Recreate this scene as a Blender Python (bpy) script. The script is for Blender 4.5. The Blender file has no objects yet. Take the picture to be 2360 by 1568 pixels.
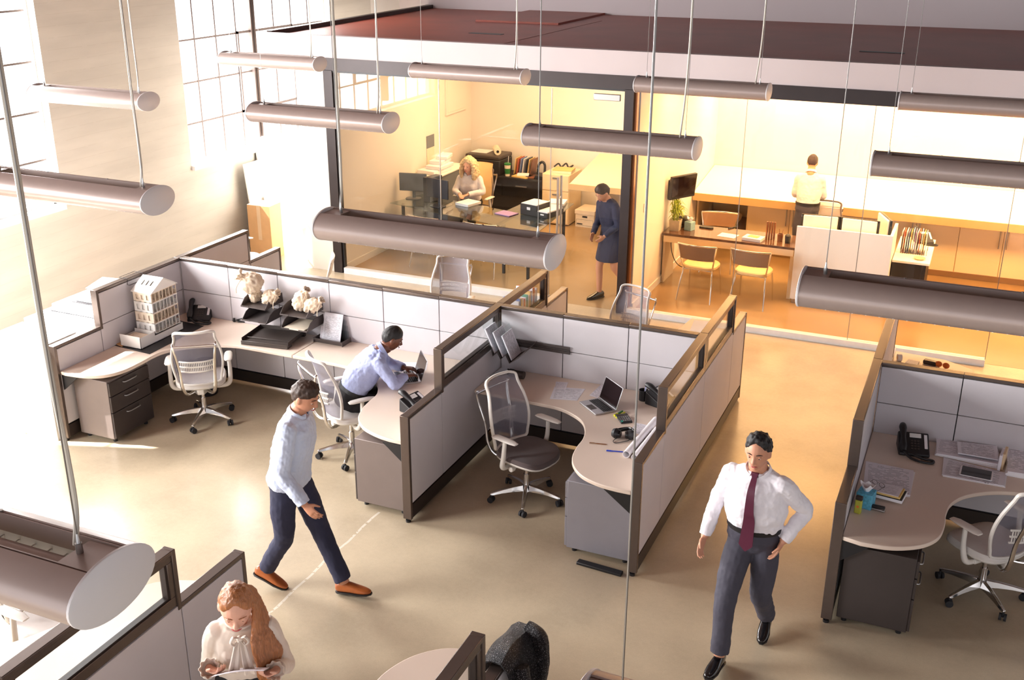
import bpy, math, random
from mathutils import Vector as V, Matrix as M
S = bpy.context.scene
COL = S.collection
R_ = math.radians
rnd = random.Random(7)

# ------------------------------------------------------------------ camera
CAMZ, FPX = 4.75, 2481.7
yaw, pit, rol = R_(-23.48), R_(-21.23), R_(.24)
_f = V((math.sin(yaw)*math.cos(pit), math.cos(yaw)*math.cos(pit), math.sin(pit)))
_r = V((math.cos(yaw), -math.sin(yaw), 0)); _u = _r.cross(_f)
CR = _r*math.cos(rol)+_u*math.sin(rol); CU = _u*math.cos(rol)-_r*math.sin(rol)
CC = V((0, 0, CAMZ))
cam = bpy.data.objects.new('camera', bpy.data.cameras.new('camera')); COL.objects.link(cam)
cam.matrix_world = M((( CR.x, CU.x, -_f.x, 0), (CR.y, CU.y, -_f.y, 0), (CR.z, CU.z, -_f.z, CAMZ), (0, 0, 0, 1)))
cam.data.sensor_fit = 'HORIZONTAL'; cam.data.sensor_width = 36; cam.data.lens = 36*FPX/2360
cam.data.clip_start = .05
S.camera = cam
S.view_settings.view_transform = 'Standard'; S.view_settings.look = 'None'
S.view_settings.exposure = 1.05; S.view_settings.gamma = 1; S.view_settings.use_curve_mapping = False

def ray(px, py): return CR*((px-1180)/FPX) - CU*((py-784)/FPX) + _f
def P(px, py, z): # a point of the place from where it shows, on the level z
    d = ray(px, py); return CC + d*((z-CAMZ)/d.z)
def PY(px, py, y): d = ray(px, py); return CC + d*(y/d.y)
def PX(px, py, x): d = ray(px, py); return CC + d*(x/d.x)

# ------------------------------------------------------------------ light
def lin(c): return tuple(((x/255/12.92) if x <= 10 else ((x/255+.055)/1.055)**2.4) for x in c)
W = bpy.data.worlds.new('world'); S.world = W; W.use_nodes = True
nt = W.node_tree; bg = nt.nodes['Background']
tc = nt.nodes.new('ShaderNodeTexCoord'); sx = nt.nodes.new('ShaderNodeSeparateXYZ')
nt.links.new(tc.outputs['Generated'], sx.inputs[0])
rz = nt.nodes.new('ShaderNodeValToRGB'); nt.links.new(sx.outputs['Z'], rz.inputs[0])
e = rz.color_ramp.elements   # the hall above the eye line is dark timber, daylight comes in level
e[0].position = 0; e[0].color = (.92, .93, .98, 1)
e[1].position = .75; e[1].color = (.30, .25, .24, 1)
n = rz.color_ramp.elements.new(.3); n.color = (.84, .84, .87, 1)
rx = nt.nodes.new('ShaderNodeMapRange'); nt.links.new(sx.outputs['X'], rx.inputs[0])
rx.inputs[1].default_value = -1; rx.inputs[2].default_value = 1; rx.inputs[3].default_value = 1.35; rx.inputs[4].default_value = .5
nt.links.new(rz.outputs[0], bg.inputs[0]); nt.links.new(rx.outputs[0], bg.inputs[1])

def light(name, kind, loc, energy, color=(1, 1, 1), aim=None, size=(1, 1), spread=None):
    d = bpy.data.lights.new(name, kind); o = bpy.data.objects.new(name, d); COL.objects.link(o)
    o.location = loc; d.energy = energy; d.color = color
    if kind == 'AREA':
        d.shape = 'RECTANGLE'; d.size, d.size_y = size
        if spread: d.spread = R_(spread)
    if aim is not None: o.rotation_euler = V(aim).to_track_quat('-Z', 'Y').to_euler()
    return o
sun = light('sun', 'SUN', (-20, 0, 20), 11, (1, .96, .90), aim=(1, .35, -1.25)); sun.data.angle = R_(.6)
WINS = [(-.32, 3.46), (5.87, 9.65), (12.06, 15.84)]
for i, (a, b) in enumerate(WINS):   # daylight standing in each window
    light('window_daylight', 'AREA', (-10.42, (a+b)/2, 3.0), (820, 660, 330)[i], (1, .98, .97), aim=(1, 0, -.0), size=(3.78, 3.2))
WARM = (1, .52, .18)
light('office_downlight', 'AREA', (-6.2, 15.2, 2.93), 62, (1, .62, .30), aim=(0, 0, -1), size=(2.6, 1.6))
light('office_downlight', 'AREA', (-2.2, 14.2, 2.93), 72, WARM, aim=(0, 0, -1), size=(2.6, .8))
light('office_downlight', 'AREA', (.8, 14.2, 2.93), 80, WARM, aim=(0, 0, -1), size=(2.2, .8))
light('counter_light', 'AREA', (-2.2, 16.35, 2.93), 46, (1, .66, .35), aim=(0, .12, -1), size=(3.2, .4))
light('counter_light', 'AREA', (1.0, 16.35, 2.93), 42, (1, .66, .35), aim=(0, .12, -1), size=(2.8, .4))

S.cycles.max_bounces = 8; S.cycles.diffuse_bounces = 4; S.cycles.glossy_bounces = 3
S.cycles.transmission_bounces = 3; S.cycles.transparent_max_bounces = 12
S.cycles.sample_clamp_indirect = 4; S.cycles.use_denoising = True
S.cycles.caustics_reflective = False; S.cycles.caustics_refractive = False

# ------------------------------------------------------------------ materials
def mat(name, rgb, rough=.5, metal=0, var=.06, scale=8, bump=0, bscale=60, spec=.5, coat=0, sheen=0, trans=0, stretch=None):
    m = bpy.data.materials.new(name); m.use_nodes = True; t = m.node_tree
    b = t.nodes['Principled BSDF']; c = lin(rgb)
    b.inputs['Roughness'].default_value = rough; b.inputs['Metallic'].default_value = metal
    b.inputs['Specular IOR Level'].default_value = spec; b.inputs['Coat Weight'].default_value = coat
    b.inputs['Sheen Weight'].default_value = sheen; b.inputs['Transmission Weight'].default_value = trans
    tx = t.nodes.new('ShaderNodeTexCoord'); src = tx.outputs['Object']
    if stretch:
        mp = t.nodes.new('ShaderNodeMapping'); mp.inputs['Scale'].default_value = stretch
        t.links.new(src, mp.inputs[0]); src = mp.outputs[0]
    nz = t.nodes.new('ShaderNodeTexNoise'); nz.inputs['Scale'].default_value = scale; nz.inputs['Detail'].default_value = 4
    t.links.new(src, nz.inputs['Vector'])
    mx = t.nodes.new('ShaderNodeMix'); mx.data_type = 'RGBA'
    mx.inputs[6].default_value = tuple(x*(1-var*2) for x in c)+(1,); mx.inputs[7].default_value = tuple(min(1, x*(1+var*2)) for x in c)+(1,)
    t.links.new(nz.outputs[0], mx.inputs[0]); t.links.new(mx.outputs[2], b.inputs['Base Color'])
    if bump:
        n2 = t.nodes.new('ShaderNodeTexNoise'); n2.inputs['Scale'].default_value = bscale; n2.inputs['Detail'].default_value = 3
        t.links.new(src, n2.inputs['Vector'])
        bp = t.nodes.new('ShaderNodeBump'); bp.inputs['Strength'].default_value = bump; bp.inputs['Distance'].default_value = .02
        t.links.new(n2.outputs[0], bp.inputs['Height']); t.links.new(bp.outputs[0], b.inputs['Normal'])
    m['mix'] = mx.name
    return m

def nodes(m): return m.node_tree.nodes, m.node_tree.links
def math_(t, op, a, b=None, c=None):
    n = t.nodes.new('ShaderNodeMath'); n.operation = op
    for i, x in enumerate((a, b, c)):
        if x is None: continue
        if isinstance(x, (int, float)): n.inputs[i].default_value = x
        else: t.links.new(x, n.inputs[i])
    return n.outputs[0]

def glass(name, tint=(1, 1, 1), refl=1.0):
    m = bpy.data.materials.new(name); m.use_nodes = True; t = m.node_tree; t.nodes.clear()
    o = t.nodes.new('ShaderNodeOutputMaterial'); mx = t.nodes.new('ShaderNodeMixShader')
    tr = t.nodes.new('ShaderNodeBsdfTransparent'); gl = t.nodes.new('ShaderNodeBsdfGlossy'); fr = t.nodes.new('ShaderNodeLayerWeight')
    nz = t.nodes.new('ShaderNodeTexNoise'); nz.inputs['Scale'].default_value = 3
    rr = math_(t, 'MULTIPLY', nz.outputs[0], .01); t.links.new(rr, gl.inputs['Roughness'])
    tr.inputs[0].default_value = tint+(1,); fr.inputs[0].default_value = .5
    sch = math_(t, 'MULTIPLY', math_(t, 'ADD', math_(t, 'MULTIPLY', math_(t, 'POWER', fr.outputs['Facing'], 5), .96), .04), refl); t.links.new(sch, mx.inputs[0]); t.links.new(tr.outputs[0], mx.inputs[1]); t.links.new(gl.outputs[0], mx.inputs[2])
    t.links.new(mx.outputs[0], o.inputs[0]); return m

def paper(name, rgb, density=26, ink=.55, cols=1):
    """printed sheet: rows of broken dark lines across the local sheet"""
    m = mat(name, rgb, .7, var=.02); t = m.node_tree; b = t.nodes['Principled BSDF']
    g = t.nodes.new('ShaderNodeTexCoord'); s = t.nodes.new('ShaderNodeSeparateXYZ'); t.links.new(g.outputs['Generated'], s.inputs[0])
    row = math_(t, 'MULTIPLY', s.outputs[1], density); fr = math_(t, 'FRACT', row); on = math_(t, 'LESS_THAN', fr, .36)
    cb = t.nodes.new('ShaderNodeCombineXYZ'); t.links.new(math_(t, 'MULTIPLY', s.outputs[0], 5), cb.inputs[0]); t.links.new(math_(t, 'FLOOR', row), cb.inputs[1])
    nz = t.nodes.new('ShaderNodeTexNoise'); nz.inputs['Scale'].default_value = 1.4; t.links.new(cb.outputs[0], nz.inputs['Vector'])
    on = math_(t, 'MULTIPLY', on, math_(t, 'GREATER_THAN', nz.outputs[0], .47))
    for ax in (0, 1):
        on = math_(t, 'MULTIPLY', on, math_(t, 'GREATER_THAN', s.outputs[ax], .09)); on = math_(t, 'MULTIPLY', on, math_(t, 'LESS_THAN', s.outputs[ax], .9))
    on = math_(t, 'MULTIPLY', on, ink)
    mx = t.nodes.new('ShaderNodeMix'); mx.data_type = 'RGBA'; t.links.new(on, mx.inputs[0])
    t.links.new(t.nodes[m['mix']].outputs[2], mx.inputs[6]); mx.inputs[7].default_value = (.06, .06, .09, 1)
    t.links.new(mx.outputs[2], b.inputs['Base Color']); return m

def meshcloth(name, rgb, holes=.45):
    m = mat(name, rgb, .6, var=.05); t = m.node_tree; b = t.nodes['Principled BSDF']; o = t.nodes['Material Output']
    g = t.nodes.new('ShaderNodeTexCoord'); w = t.nodes.new('ShaderNodeTexNoise'); w.inputs['Scale'].default_value = 900; t.links.new(g.outputs['Object'], w.inputs['Vector'])
    tr = t.nodes.new('ShaderNodeBsdfTransparent'); mx = t.nodes.new('ShaderNodeMixShader')
    a = math_(t, 'ADD', math_(t, 'MULTIPLY', w.outputs[0], .2), 1-holes-.1); t.links.new(a, mx.inputs[0])
    t.links.new(tr.outputs[0], mx.inputs[1]); t.links.new(b.outputs[0], mx.inputs[2]); t.links.new(mx.outputs[0], o.inputs[0]); return m

MT = {}
def mk(k, *a, **kw): MT[k] = mat(k, *a, **kw)
mk('bronze', (104, 92, 86), .27, .6, var=.05, scale=20)
mk('bronze_dark', (58, 48, 44), .45, .3)
mk('tile', (205, 200, 204), .92, var=.035, scale=3, bump=.12, bscale=400, sheen=.2)
mk('laminate', (230, 212, 196), .38, var=.025, scale=2.2)
mk('lam_edge', (232, 220, 210), .4, var=.02)
mk('ped_taupe', (128, 116, 112), .42, .25, var=.03)
mk('ped_grey', (150, 148, 156), .4, .2, var=.03)
mk('ped_dark', (66, 58, 56), .45, .2, var=.04)
mk('black', (26, 25, 28), .45); mk('black_gloss', (16, 15, 17), .16); mk('rubber', (38, 38, 42), .7)
mk('chrome', (225, 222, 220), .13, 1, var=.02); mk('steel', (170, 168, 166), .28, .9, var=.03)
mk('white_plastic', (226, 221, 214), .38, var=.02); mk('white', (240, 238, 234), .55, var=.015, scale=3)
mk('white_gloss', (238, 236, 232), .2, var=.015)
mk('seat_grey', (92, 80, 80), .85, bump=.1, bscale=500, sheen=.3); mk('seat_white', (222, 216, 212), .8, sheen=.2)
mk('lamp_shell', (164, 148, 142), .36, .25, var=.03, scale=14)
mk('lamp_cap', (222, 220, 222), .5, .1, var=.02); mk('cord', (196, 190, 178), .55); mk('wire', (120, 116, 112), .35, .8)
mk('lamp_white', (235, 234, 232), .3, var=.02)
mk('header', (52, 44, 44), .42, .4, var=.08, scale=5); mk('plaster', (236, 230, 222), .85, var=.02, scale=2)
mk('fascia', (202, 190, 190), .7, var=.02, scale=2); mk('backwall', (214, 204, 206), .8, var=.02, scale=1)
mk('sillwhite', (236, 236, 238), .5); mk('steelframe', (120, 108, 104), .5, .4); mk('darkframe', (80, 66, 60), .5, .4)
mk('skin_light', (226, 172, 148), .5, var=.06, scale=14); mk('skin_warm', (205, 146, 116), .5, var=.06, scale=14); mk('skin_dark', (112, 66, 46), .42, var=.08, scale=14)
mk('shirt_white', (238, 234, 240), .8, var=.02); mk('shirt_blue', (178, 188, 228), .8, var=.03); mk('shirt_pale', (205, 216, 238), .8, var=.03)
mk('blouse', (222, 208, 194), .55, var=.03, sheen=.3); mk('trouser_grey', (66, 64, 76), .8, var=.08, bump=.1, bscale=300)
mk('trouser_navy', (44, 46, 70), .85, var=.08); mk('trouser_black', (28, 26, 28), .8); mk('shoe_tan', (168, 92, 44), .34, var=.14, scale=16)
mk('shoe_black', (20, 18, 20), .1, coat=.6); mk('tie', (86, 28, 52), .5, var=.1); mk('hair_black', (26, 22, 22), .6, var=.25, scale=40)
mk('hair_brown', (58, 38, 26), .6, var=.25, scale=40); mk('hair_blond', (232, 205, 160), .5, var=.12, scale=50, stretch=(4, 4, .7))
mk('hair_auburn', (168, 108, 66), .38, var=.34, scale=26, bump=.3, bscale=34, stretch=(5, 5, .3))
mk('eyewhite', (235, 232, 228), .25); mk('iris', (60, 42, 30), .2); mk('lips', (190, 92, 88), .4); mk('lips_dark', (120, 62, 54), .45)
mk('card', (214, 168, 118), .75, var=.06); mk('card_pale', (238, 224, 202), .75); mk('canvas', (226, 206, 182), .9, var=.06, bump=.25, bscale=200)
mk('basswood', (240, 224, 204), .6, var=.04); mk('screen', (30, 20, 22), .08, var=.1); mk('alu', (190, 188, 190), .3, .9)
mk('charcoal', (74, 66, 62), .42, .25, var=.05); mk('tray', (82, 74, 72), .45, .15); mk('clear', (230, 232, 236), .1, trans=.9)
mk('blue', (30, 70, 200), .35); mk('yellow', (222, 222, 40), .4); mk('green', (40, 120, 60), .4); mk('teal', (40, 160, 140), .4)
mk('lime', (180, 180, 66), .4); mk('tissue_blue', (90, 170, 200), .6, var=.35, scale=60); mk('orange', (226, 120, 50), .4)
mk('sand', (226, 196, 156), .5); mk('cab_cream', (242, 222, 186), .45, var=.02, scale=1.5); mk('counter_edge', (206, 172, 120), .45)
mk('counter_top', (252, 248, 238), .5, var=.01); mk('stone', (96, 70, 56), .12, var=.35, scale=14); mk('leather_cream', (236, 204, 150), .5)
mk('shell_brown', (140, 108, 84), .5); mk('leaf', (150, 170, 50), .5, var=.25); mk('pot', (200, 186, 160), .8, var=.12, scale=20)
mk('purple', (170, 140, 190), .6); mk('navy_dark', (40, 48, 62), .35); mk('monitor_grey', (118, 124, 132), .4)
mk('copper', (150, 96, 60), .3, .6); mk('manila', (226, 190, 120), .7); mk('red_paper', (206, 100, 70), .7); mk('blue_paper', (120, 140, 190), .7)
mk('tissue_pale', (150, 190, 200), .6, var=.15, scale=40)
MT['sequins'] = mat('sequins', (40, 36, 42), .35, .4, var=.9, scale=260, bump=.8, bscale=260); tt = MT['sequins'].node_tree; vn = tt.nodes.new('ShaderNodeTexNoise'); vn.inputs['Scale'].default_value = 210; tcx = tt.nodes.new('ShaderNodeTexCoord'); tt.links.new(tcx.outputs['Object'], vn.inputs['Vector'])
vm = tt.nodes.new('ShaderNodeMix'); vm.data_type = 'RGBA'; tt.links.new(math_(tt, 'GREATER_THAN', vn.outputs[0], .63), vm.inputs[0]); vm.inputs[6].default_value = (.008, .007, .009, 1); vm.inputs[7].default_value = (.36, .34, .36, 1); tt.links.new(vm.outputs[2], tt.nodes['Principled BSDF'].inputs['Base Color'])
MT['lining'] = mat('lining', (62, 52, 66), .22, .2, bump=.3, bscale=20)
MT['glass'] = glass('glass', (.97, .975, .965), .6); MT['glass_small'] = glass('glass_small', (.93, .95, .95), 1.0); MT['glass_table'] = glass('glass_table', (.72, .78, .74), 1.6)
MT['print'] = paper('print', (236, 232, 240)); MT['print_dense'] = paper('print_dense', (232, 230, 238), 34, .7); MT['sheet'] = mat('sheet', (242, 240, 244), .7, var=.01)
MT['backmesh'] = meshcloth('backmesh', (140, 136, 148), .45); MT['backmesh_dark'] = meshcloth('backmesh_dark', (176, 172, 178), .3)

def concrete_floor():
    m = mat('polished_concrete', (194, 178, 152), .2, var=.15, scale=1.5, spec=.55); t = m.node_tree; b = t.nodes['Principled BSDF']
    g = t.nodes.new('ShaderNodeTexCoord')
    n2 = t.nodes.new('ShaderNodeTexNoise'); n2.inputs['Scale'].default_value = 26; n2.inputs['Detail'].default_value = 6; t.links.new(g.outputs['Object'], n2.inputs['Vector'])
    vo = t.nodes.new('ShaderNodeTexNoise'); vo.inputs['Scale'].default_value = 90; t.links.new(g.outputs['Object'], vo.inputs['Vector'])
    f = math_(t, 'ADD', math_(t, 'MULTIPLY', n2.outputs[0], .14), math_(t, 'MULTIPLY', vo.outputs[0], .14)); f = math_(t, 'ADD', f, .86)
    mm = t.nodes.new('ShaderNodeVectorMath'); mm.operation = 'SCALE'; t.links.new(t.nodes[m['mix']].outputs[2], mm.inputs[0]); t.links.new(f, mm.inputs['Scale'])
    # worn pale crack running along the slab joint
    s = t.nodes.new('ShaderNodeSeparateXYZ'); t.links.new(g.outputs['Object'], s.inputs[0])
    nw = t.nodes.new('ShaderNodeTexNoise'); nw.inputs['Scale'].default_value = 2.5; t.links.new(g.outputs['Object'], nw.inputs['Vector'])
    xx = math_(t, 'ADD', s.outputs[0], math_(t, 'MULTIPLY', math_(t, 'SUBTRACT', nw.outputs[0], .5), .06))
    d = math_(t, 'ABSOLUTE', math_(t, 'ADD', xx, 4.28)); cr = math_(t, 'LESS_THAN', d, .011)
    cr = math_(t, 'MULTIPLY', cr, math_(t, 'MULTIPLY', math_(t, 'LESS_THAN', s.outputs[1], 6.99), math_(t, 'GREATER_THAN', n2.outputs[0], .42)))
    mx = t.nodes.new('ShaderNodeMix'); mx.data_type = 'RGBA'; t.links.new(math_(t, 'MULTIPLY', cr, .65), mx.inputs[0]); t.links.new(mm.outputs[0], mx.inputs[6]); mx.inputs[7].default_value = (.82, .78, .68, 1)
    t.links.new(mx.outputs[2], b.inputs['Base Color'])
    t.links.new(math_(t, 'ADD', math_(t, 'MULTIPLY', n2.outputs[0], .04), .2), b.inputs['Roughness']); return m
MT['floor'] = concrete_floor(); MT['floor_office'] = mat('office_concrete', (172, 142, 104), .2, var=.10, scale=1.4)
def board_concrete():
    m = mat('board_marked_concrete', (206, 200, 189), .85, var=.10, scale=1.6, stretch=(1, .5, 3)); t = m.node_tree; b = t.nodes['Principled BSDF']
    g = t.nodes.new('ShaderNodeTexCoord'); s = t.nodes.new('ShaderNodeSeparateXYZ'); t.links.new(g.outputs['Object'], s.inputs[0])
    nw = t.nodes.new('ShaderNodeTexNoise'); nw.inputs['Scale'].default_value = 1.3; t.links.new(g.outputs['Object'], nw.inputs['Vector'])
    z = math_(t, 'ADD', math_(t, 'MULTIPLY', s.outputs[2], 7.5), math_(t, 'MULTIPLY', nw.outputs[0], .25))
    fr = math_(t, 'FRACT', z); ln = math_(t, 'LESS_THAN', fr, .035)
    n3 = t.nodes.new('ShaderNodeTexNoise'); n3.inputs['Scale'].default_value = 5; t.links.new(g.outputs['Object'], n3.inputs['Vector'])
    ln = math_(t, 'MULTIPLY', ln, math_(t, 'MULTIPLY', math_(t, 'GREATER_THAN', n3.outputs[0], .44), .16))
    mx = t.nodes.new('ShaderNodeMix'); mx.data_type = 'RGBA'; t.links.new(ln, mx.inputs[0]); t.links.new(t.nodes[m['mix']].outputs[2], mx.inputs[6]); mx.inputs[7].default_value = lin((150, 132, 108))+(1,)
    t.links.new(mx.outputs[2], b.inputs['Base Color'])
    bp = t.nodes.new('ShaderNodeBump'); bp.inputs['Strength'].default_value = .3; bp.inputs['Distance'].default_value = .01; t.links.new(fr, bp.inputs['Height']); t.links.new(bp.outputs[0], b.inputs['Normal']); return m
MT['boards'] = board_concrete()
MT['timber'] = mat('timber', (84, 58, 48), .6, var=.15, scale=2, stretch=(8, .6, 1))
MT['roofing'] = mat('roofing', (140, 64, 48), .45, var=.16, scale=1.2, spec=.4)

# ------------------------------------------------------------------ mesh helpers
class B:
    def __init__(s): s.v = []; s.f = []
    def add(s, vs, fs):
        k = len(s.v); s.v += [V(x) for x in vs]; s.f += [tuple(i+k for i in f) for f in fs]; return s
    def box(s, x0, y0, z0, x1, y1, z1, T=None):
        vs = [V((x, y, z)) for z in (z0, z1) for y in (y0, y1) for x in (x0, x1)]
        if T is not None: vs = [T @ q for q in vs]
        return s.add(vs, [(0, 2, 3, 1), (4, 5, 7, 6), (0, 1, 5, 4), (1, 3, 7, 5), (3, 2, 6, 7), (2, 0, 4, 6)])
    def cbox(s, c, d, T=None):
        c = V(c); d = V(d)/2; a = c-d; b = c+d; return s.box(a.x, a.y, a.z, b.x, b.y, b.z, T)
    def loft(s, rings, caps=True, closed=True):
        n = len(rings[0]); k = len(s.v); vs = [p for r in rings for p in r]; fs = []
        for i in range(len(rings)-1):
            for j in range(n if closed else n-1):
                a = i*n+j; b = i*n+(j+1) % n; fs.append((a, b, b+n, a+n))
        if caps: fs += [tuple(range(n-1, -1, -1)), tuple(range((len(rings)-1)*n, len(rings)*n))]
        return s.add(vs, fs)
    def tube(s, pts, r, n=8, caps=True, flat=None):
        pts = [V(p) for p in pts]; rs = r if isinstance(r, (list, tuple)) else [r]*len(pts); rings = []; up = None
        for i, p in enumerate(pts):
            d = (pts[min(i+1, len(pts)-1)]-pts[max(i-1, 0)]).normalized()
            if up is None: up = V((0, 0, 1)) if abs(d.z) < .9 else V((0, 1, 0))
            a = d.cross(up)
            if a.length < 1e-5: a = d.orthogonal()
            a.normalize(); b = a.cross(d).normalized(); up = b
            fl = flat if flat else 1
            rings.append([p+(a*math.cos(2*math.pi*j/n)+b*math.sin(2*math.pi*j/n)*fl)*rs[i] for j in range(n)])
        return s.loft(rings, caps)
    def cyl(s, p0, p1, r, r1=None, n=16): return s.tube([p0, p1], [r, r if r1 is None else r1], n)
    def prism(s, poly, z0, z1):
        n = len(poly); vs = [(p[0], p[1], z0) for p in poly]+[(p[0], p[1], z1) for p in poly]
        return s.add(vs, [tuple(range(n-1, -1, -1)), tuple(range(n, 2*n))]+[(i, (i+1) % n, n+(i+1) % n, n+i) for i in range(n)])
    def lathe(s, prof, n=20, c=(0, 0, 0)):
        c = V(c); return s.loft([[c+V((r*math.cos(2*math.pi*j/n), r*math.sin(2*math.pi*j/n), z)) for j in range(n)] for r, z in prof])
    def ball(s, c, r, n=14, T=None):
        c = V(c); r = V(r) if not isinstance(r, (int, float)) else V((r, r, r)); rings = []
        for i in range(1, n//2+2):
            t = math.pi*(i-.5 if i == 1 else i-.5)/(n//2+1)
            ring = [V((r.x*math.sin(t)*math.cos(2*math.pi*j/n), r.y*math.sin(t)*math.sin(2*math.pi*j/n), -r.z*math.cos(t))) for j in range(n)]
            rings.append([(T @ p if T is not None else p)+c for p in ring])
        return s.loft(rings)
    def grid(s, fn, nu, nv, th=0.0):
        """surface fn(u,v) with thickness th along its normal"""
        pts = [[V(fn(i/nu, j/nv)) for j in range(nv+1)] for i in range(nu+1)]
        def nor(i, j):
            a = pts[min(i+1, nu)][j]-pts[max(i-1, 0)][j]; b = pts[i][min(j+1, nv)]-pts[i][max(j-1, 0)]; return a.cross(b).normalized()
        k = (nu+1)*(nv+1); vs = [pts[i][j] for i in range(nu+1) for j in range(nv+1)]
        I = lambda i, j: i*(nv+1)+j
        fs = [(I(i, j), I(i+1, j), I(i+1, j+1), I(i, j+1)) for i in range(nu) for j in range(nv)]
        if th:
            vs += [pts[i][j]-nor(i, j)*th for i in range(nu+1) for j in range(nv+1)]
            fs += [tuple(x+k for x in reversed(f)) for f in fs]
            rim = [I(i, 0) for i in range(nu)]+[I(nu, j) for j in range(nv)]+[I(i, nv) for i in range(nu, 0, -1)]+[I(0, j) for j in range(nv, 0, -1)]
            for a, b in zip(rim, rim[1:]+rim[:1]): fs.append((b, a, a+k, b+k))
        return s.add(vs, fs)

def spline(pts, n=8, closed=False):
    pts = [V(p) for p in pts]; out = []; L = len(pts)
    for i in range(L if closed else L-1):
        p = [pts[(i+k) % L] if closed else pts[min(max(i+k, 0), L-1)] for k in (-1, 0, 1, 2)]
        for j in range(n):
            t = j/n; out.append(.5*((2*p[1])+(p[2]-p[0])*t+(2*p[0]-5*p[1]+4*p[2]-p[3])*t*t+(3*p[1]-p[0]-3*p[2]+p[3])*t**3))
    if not closed: out.append(pts[-1])
    return out
def lerps(vals, n):  # resample numbers to follow spline(n)
    out = []
    for a, b in zip(vals, vals[1:]): out += [a+(b-a)*j/n for j in range(n)]
    return out+[vals[-1]]
def rrect(w, d, r, n=5, cx=0, cy=0):
    out = []
    for q, (sx_, sy_) in enumerate(((1, 1), (-1, 1), (-1, -1), (1, -1))):
        for j in range(n+1):
            a = math.pi/2*(q+j/n); out.append((cx+sx_*(w/2-r)+r*math.cos(a), cy+sy_*(d/2-r)+r*math.sin(a)))
    return out

def obj(name, b, m, parent=None, loc=None, smooth=True, bevel=0, sub=0, remesh=0, folds=0, fscale=.07, kind=None, label=None, rot=None):
    me = bpy.data.meshes.new(name); me.from_pydata([tuple(v) for v in b.v], [], b.f); me.update()
    me.materials.append(MT[m] if isinstance(m, str) else m)
    o = bpy.data.objects.new(name, me); COL.objects.link(o)
    if parent is not None: o.parent = parent
    if loc is not None: o.location = loc
    if rot is not None: o.rotation_euler = rot
    if bevel:
        x = o.modifiers.new('bevel', 'BEVEL'); x.width = bevel; x.segments = 2; x.limit_method = 'ANGLE'; x.angle_limit = R_(35)
    if remesh:
        x = o.modifiers.new('skin', 'REMESH'); x.mode = 'VOXEL'; x.voxel_size = remesh; x.use_smooth_shade = True
        x = o.modifiers.new('smooth', 'SMOOTH'); x.factor = .5; x.iterations = 3 if remesh < .007 else 4
    if sub:
        x = o.modifiers.new('sub', 'SUBSURF'); x.levels = x.render_levels = sub
    if folds:
        tx = bpy.data.textures.new('folds', 'CLOUDS'); tx.noise_scale = fscale; tx.noise_depth = 2
        x = o.modifiers.new('folds', 'DISPLACE'); x.texture = tx; x.strength = folds; x.mid_level = .5; x.texture_coords = 'LOCAL'
    if smooth:
        me.polygons.foreach_set('use_smooth', [True]*len(me.polygons)); me.set_sharp_from_angle(angle=R_(38))
    if kind: o['kind'] = kind
    if label: o['label'] = label
    return o
def tag(o, label, cat, group=None):
    o['label'] = label; o['category'] = cat
    if group: o['group'] = group
    return o
def thing(name, label, cat, loc=(0, 0, 0), rz=0, group=None):
    o = bpy.data.objects.new(name, None); COL.objects.link(o); o.empty_display_size = .1
    o.location = loc; o.rotation_euler = (0, 0, rz); return tag(o, label, cat, group)
def kids(o): return [c for c in list(COL.objects) if c.parent == o]
def dup(src, label, loc, rz=None, group=None):
    """a copy of a thing with copies of its parts and sub-parts"""
    def cp(o, par):
        c = o.copy(); COL.objects.link(c); c.parent = par
        for k in kids(o): cp(k, c)
        return c
    r = cp(src, None); r.location = loc; r['label'] = label
    if rz is not None: r.rotation_euler = (0, 0, rz)
    if group: r['group'] = group
    return r
# ------------------------------------------------------------------ the setting
def st(name, b, m, parent=None, **kw): return obj(name, b, m, parent, kind=None if parent else 'structure', **kw)
XW = -10.2; GY = 12.70; OX = -8.2; BY = 17.05; RT = 3.317; RB = 3.03
st('floor', B().box(-10.55, -4, -.2, 9, 20, 0), 'floor', smooth=False)
st('floor_office', B().box(OX, GY+.06, -.1, 3.2, BY, .002), 'floor_office', smooth=False)
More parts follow.
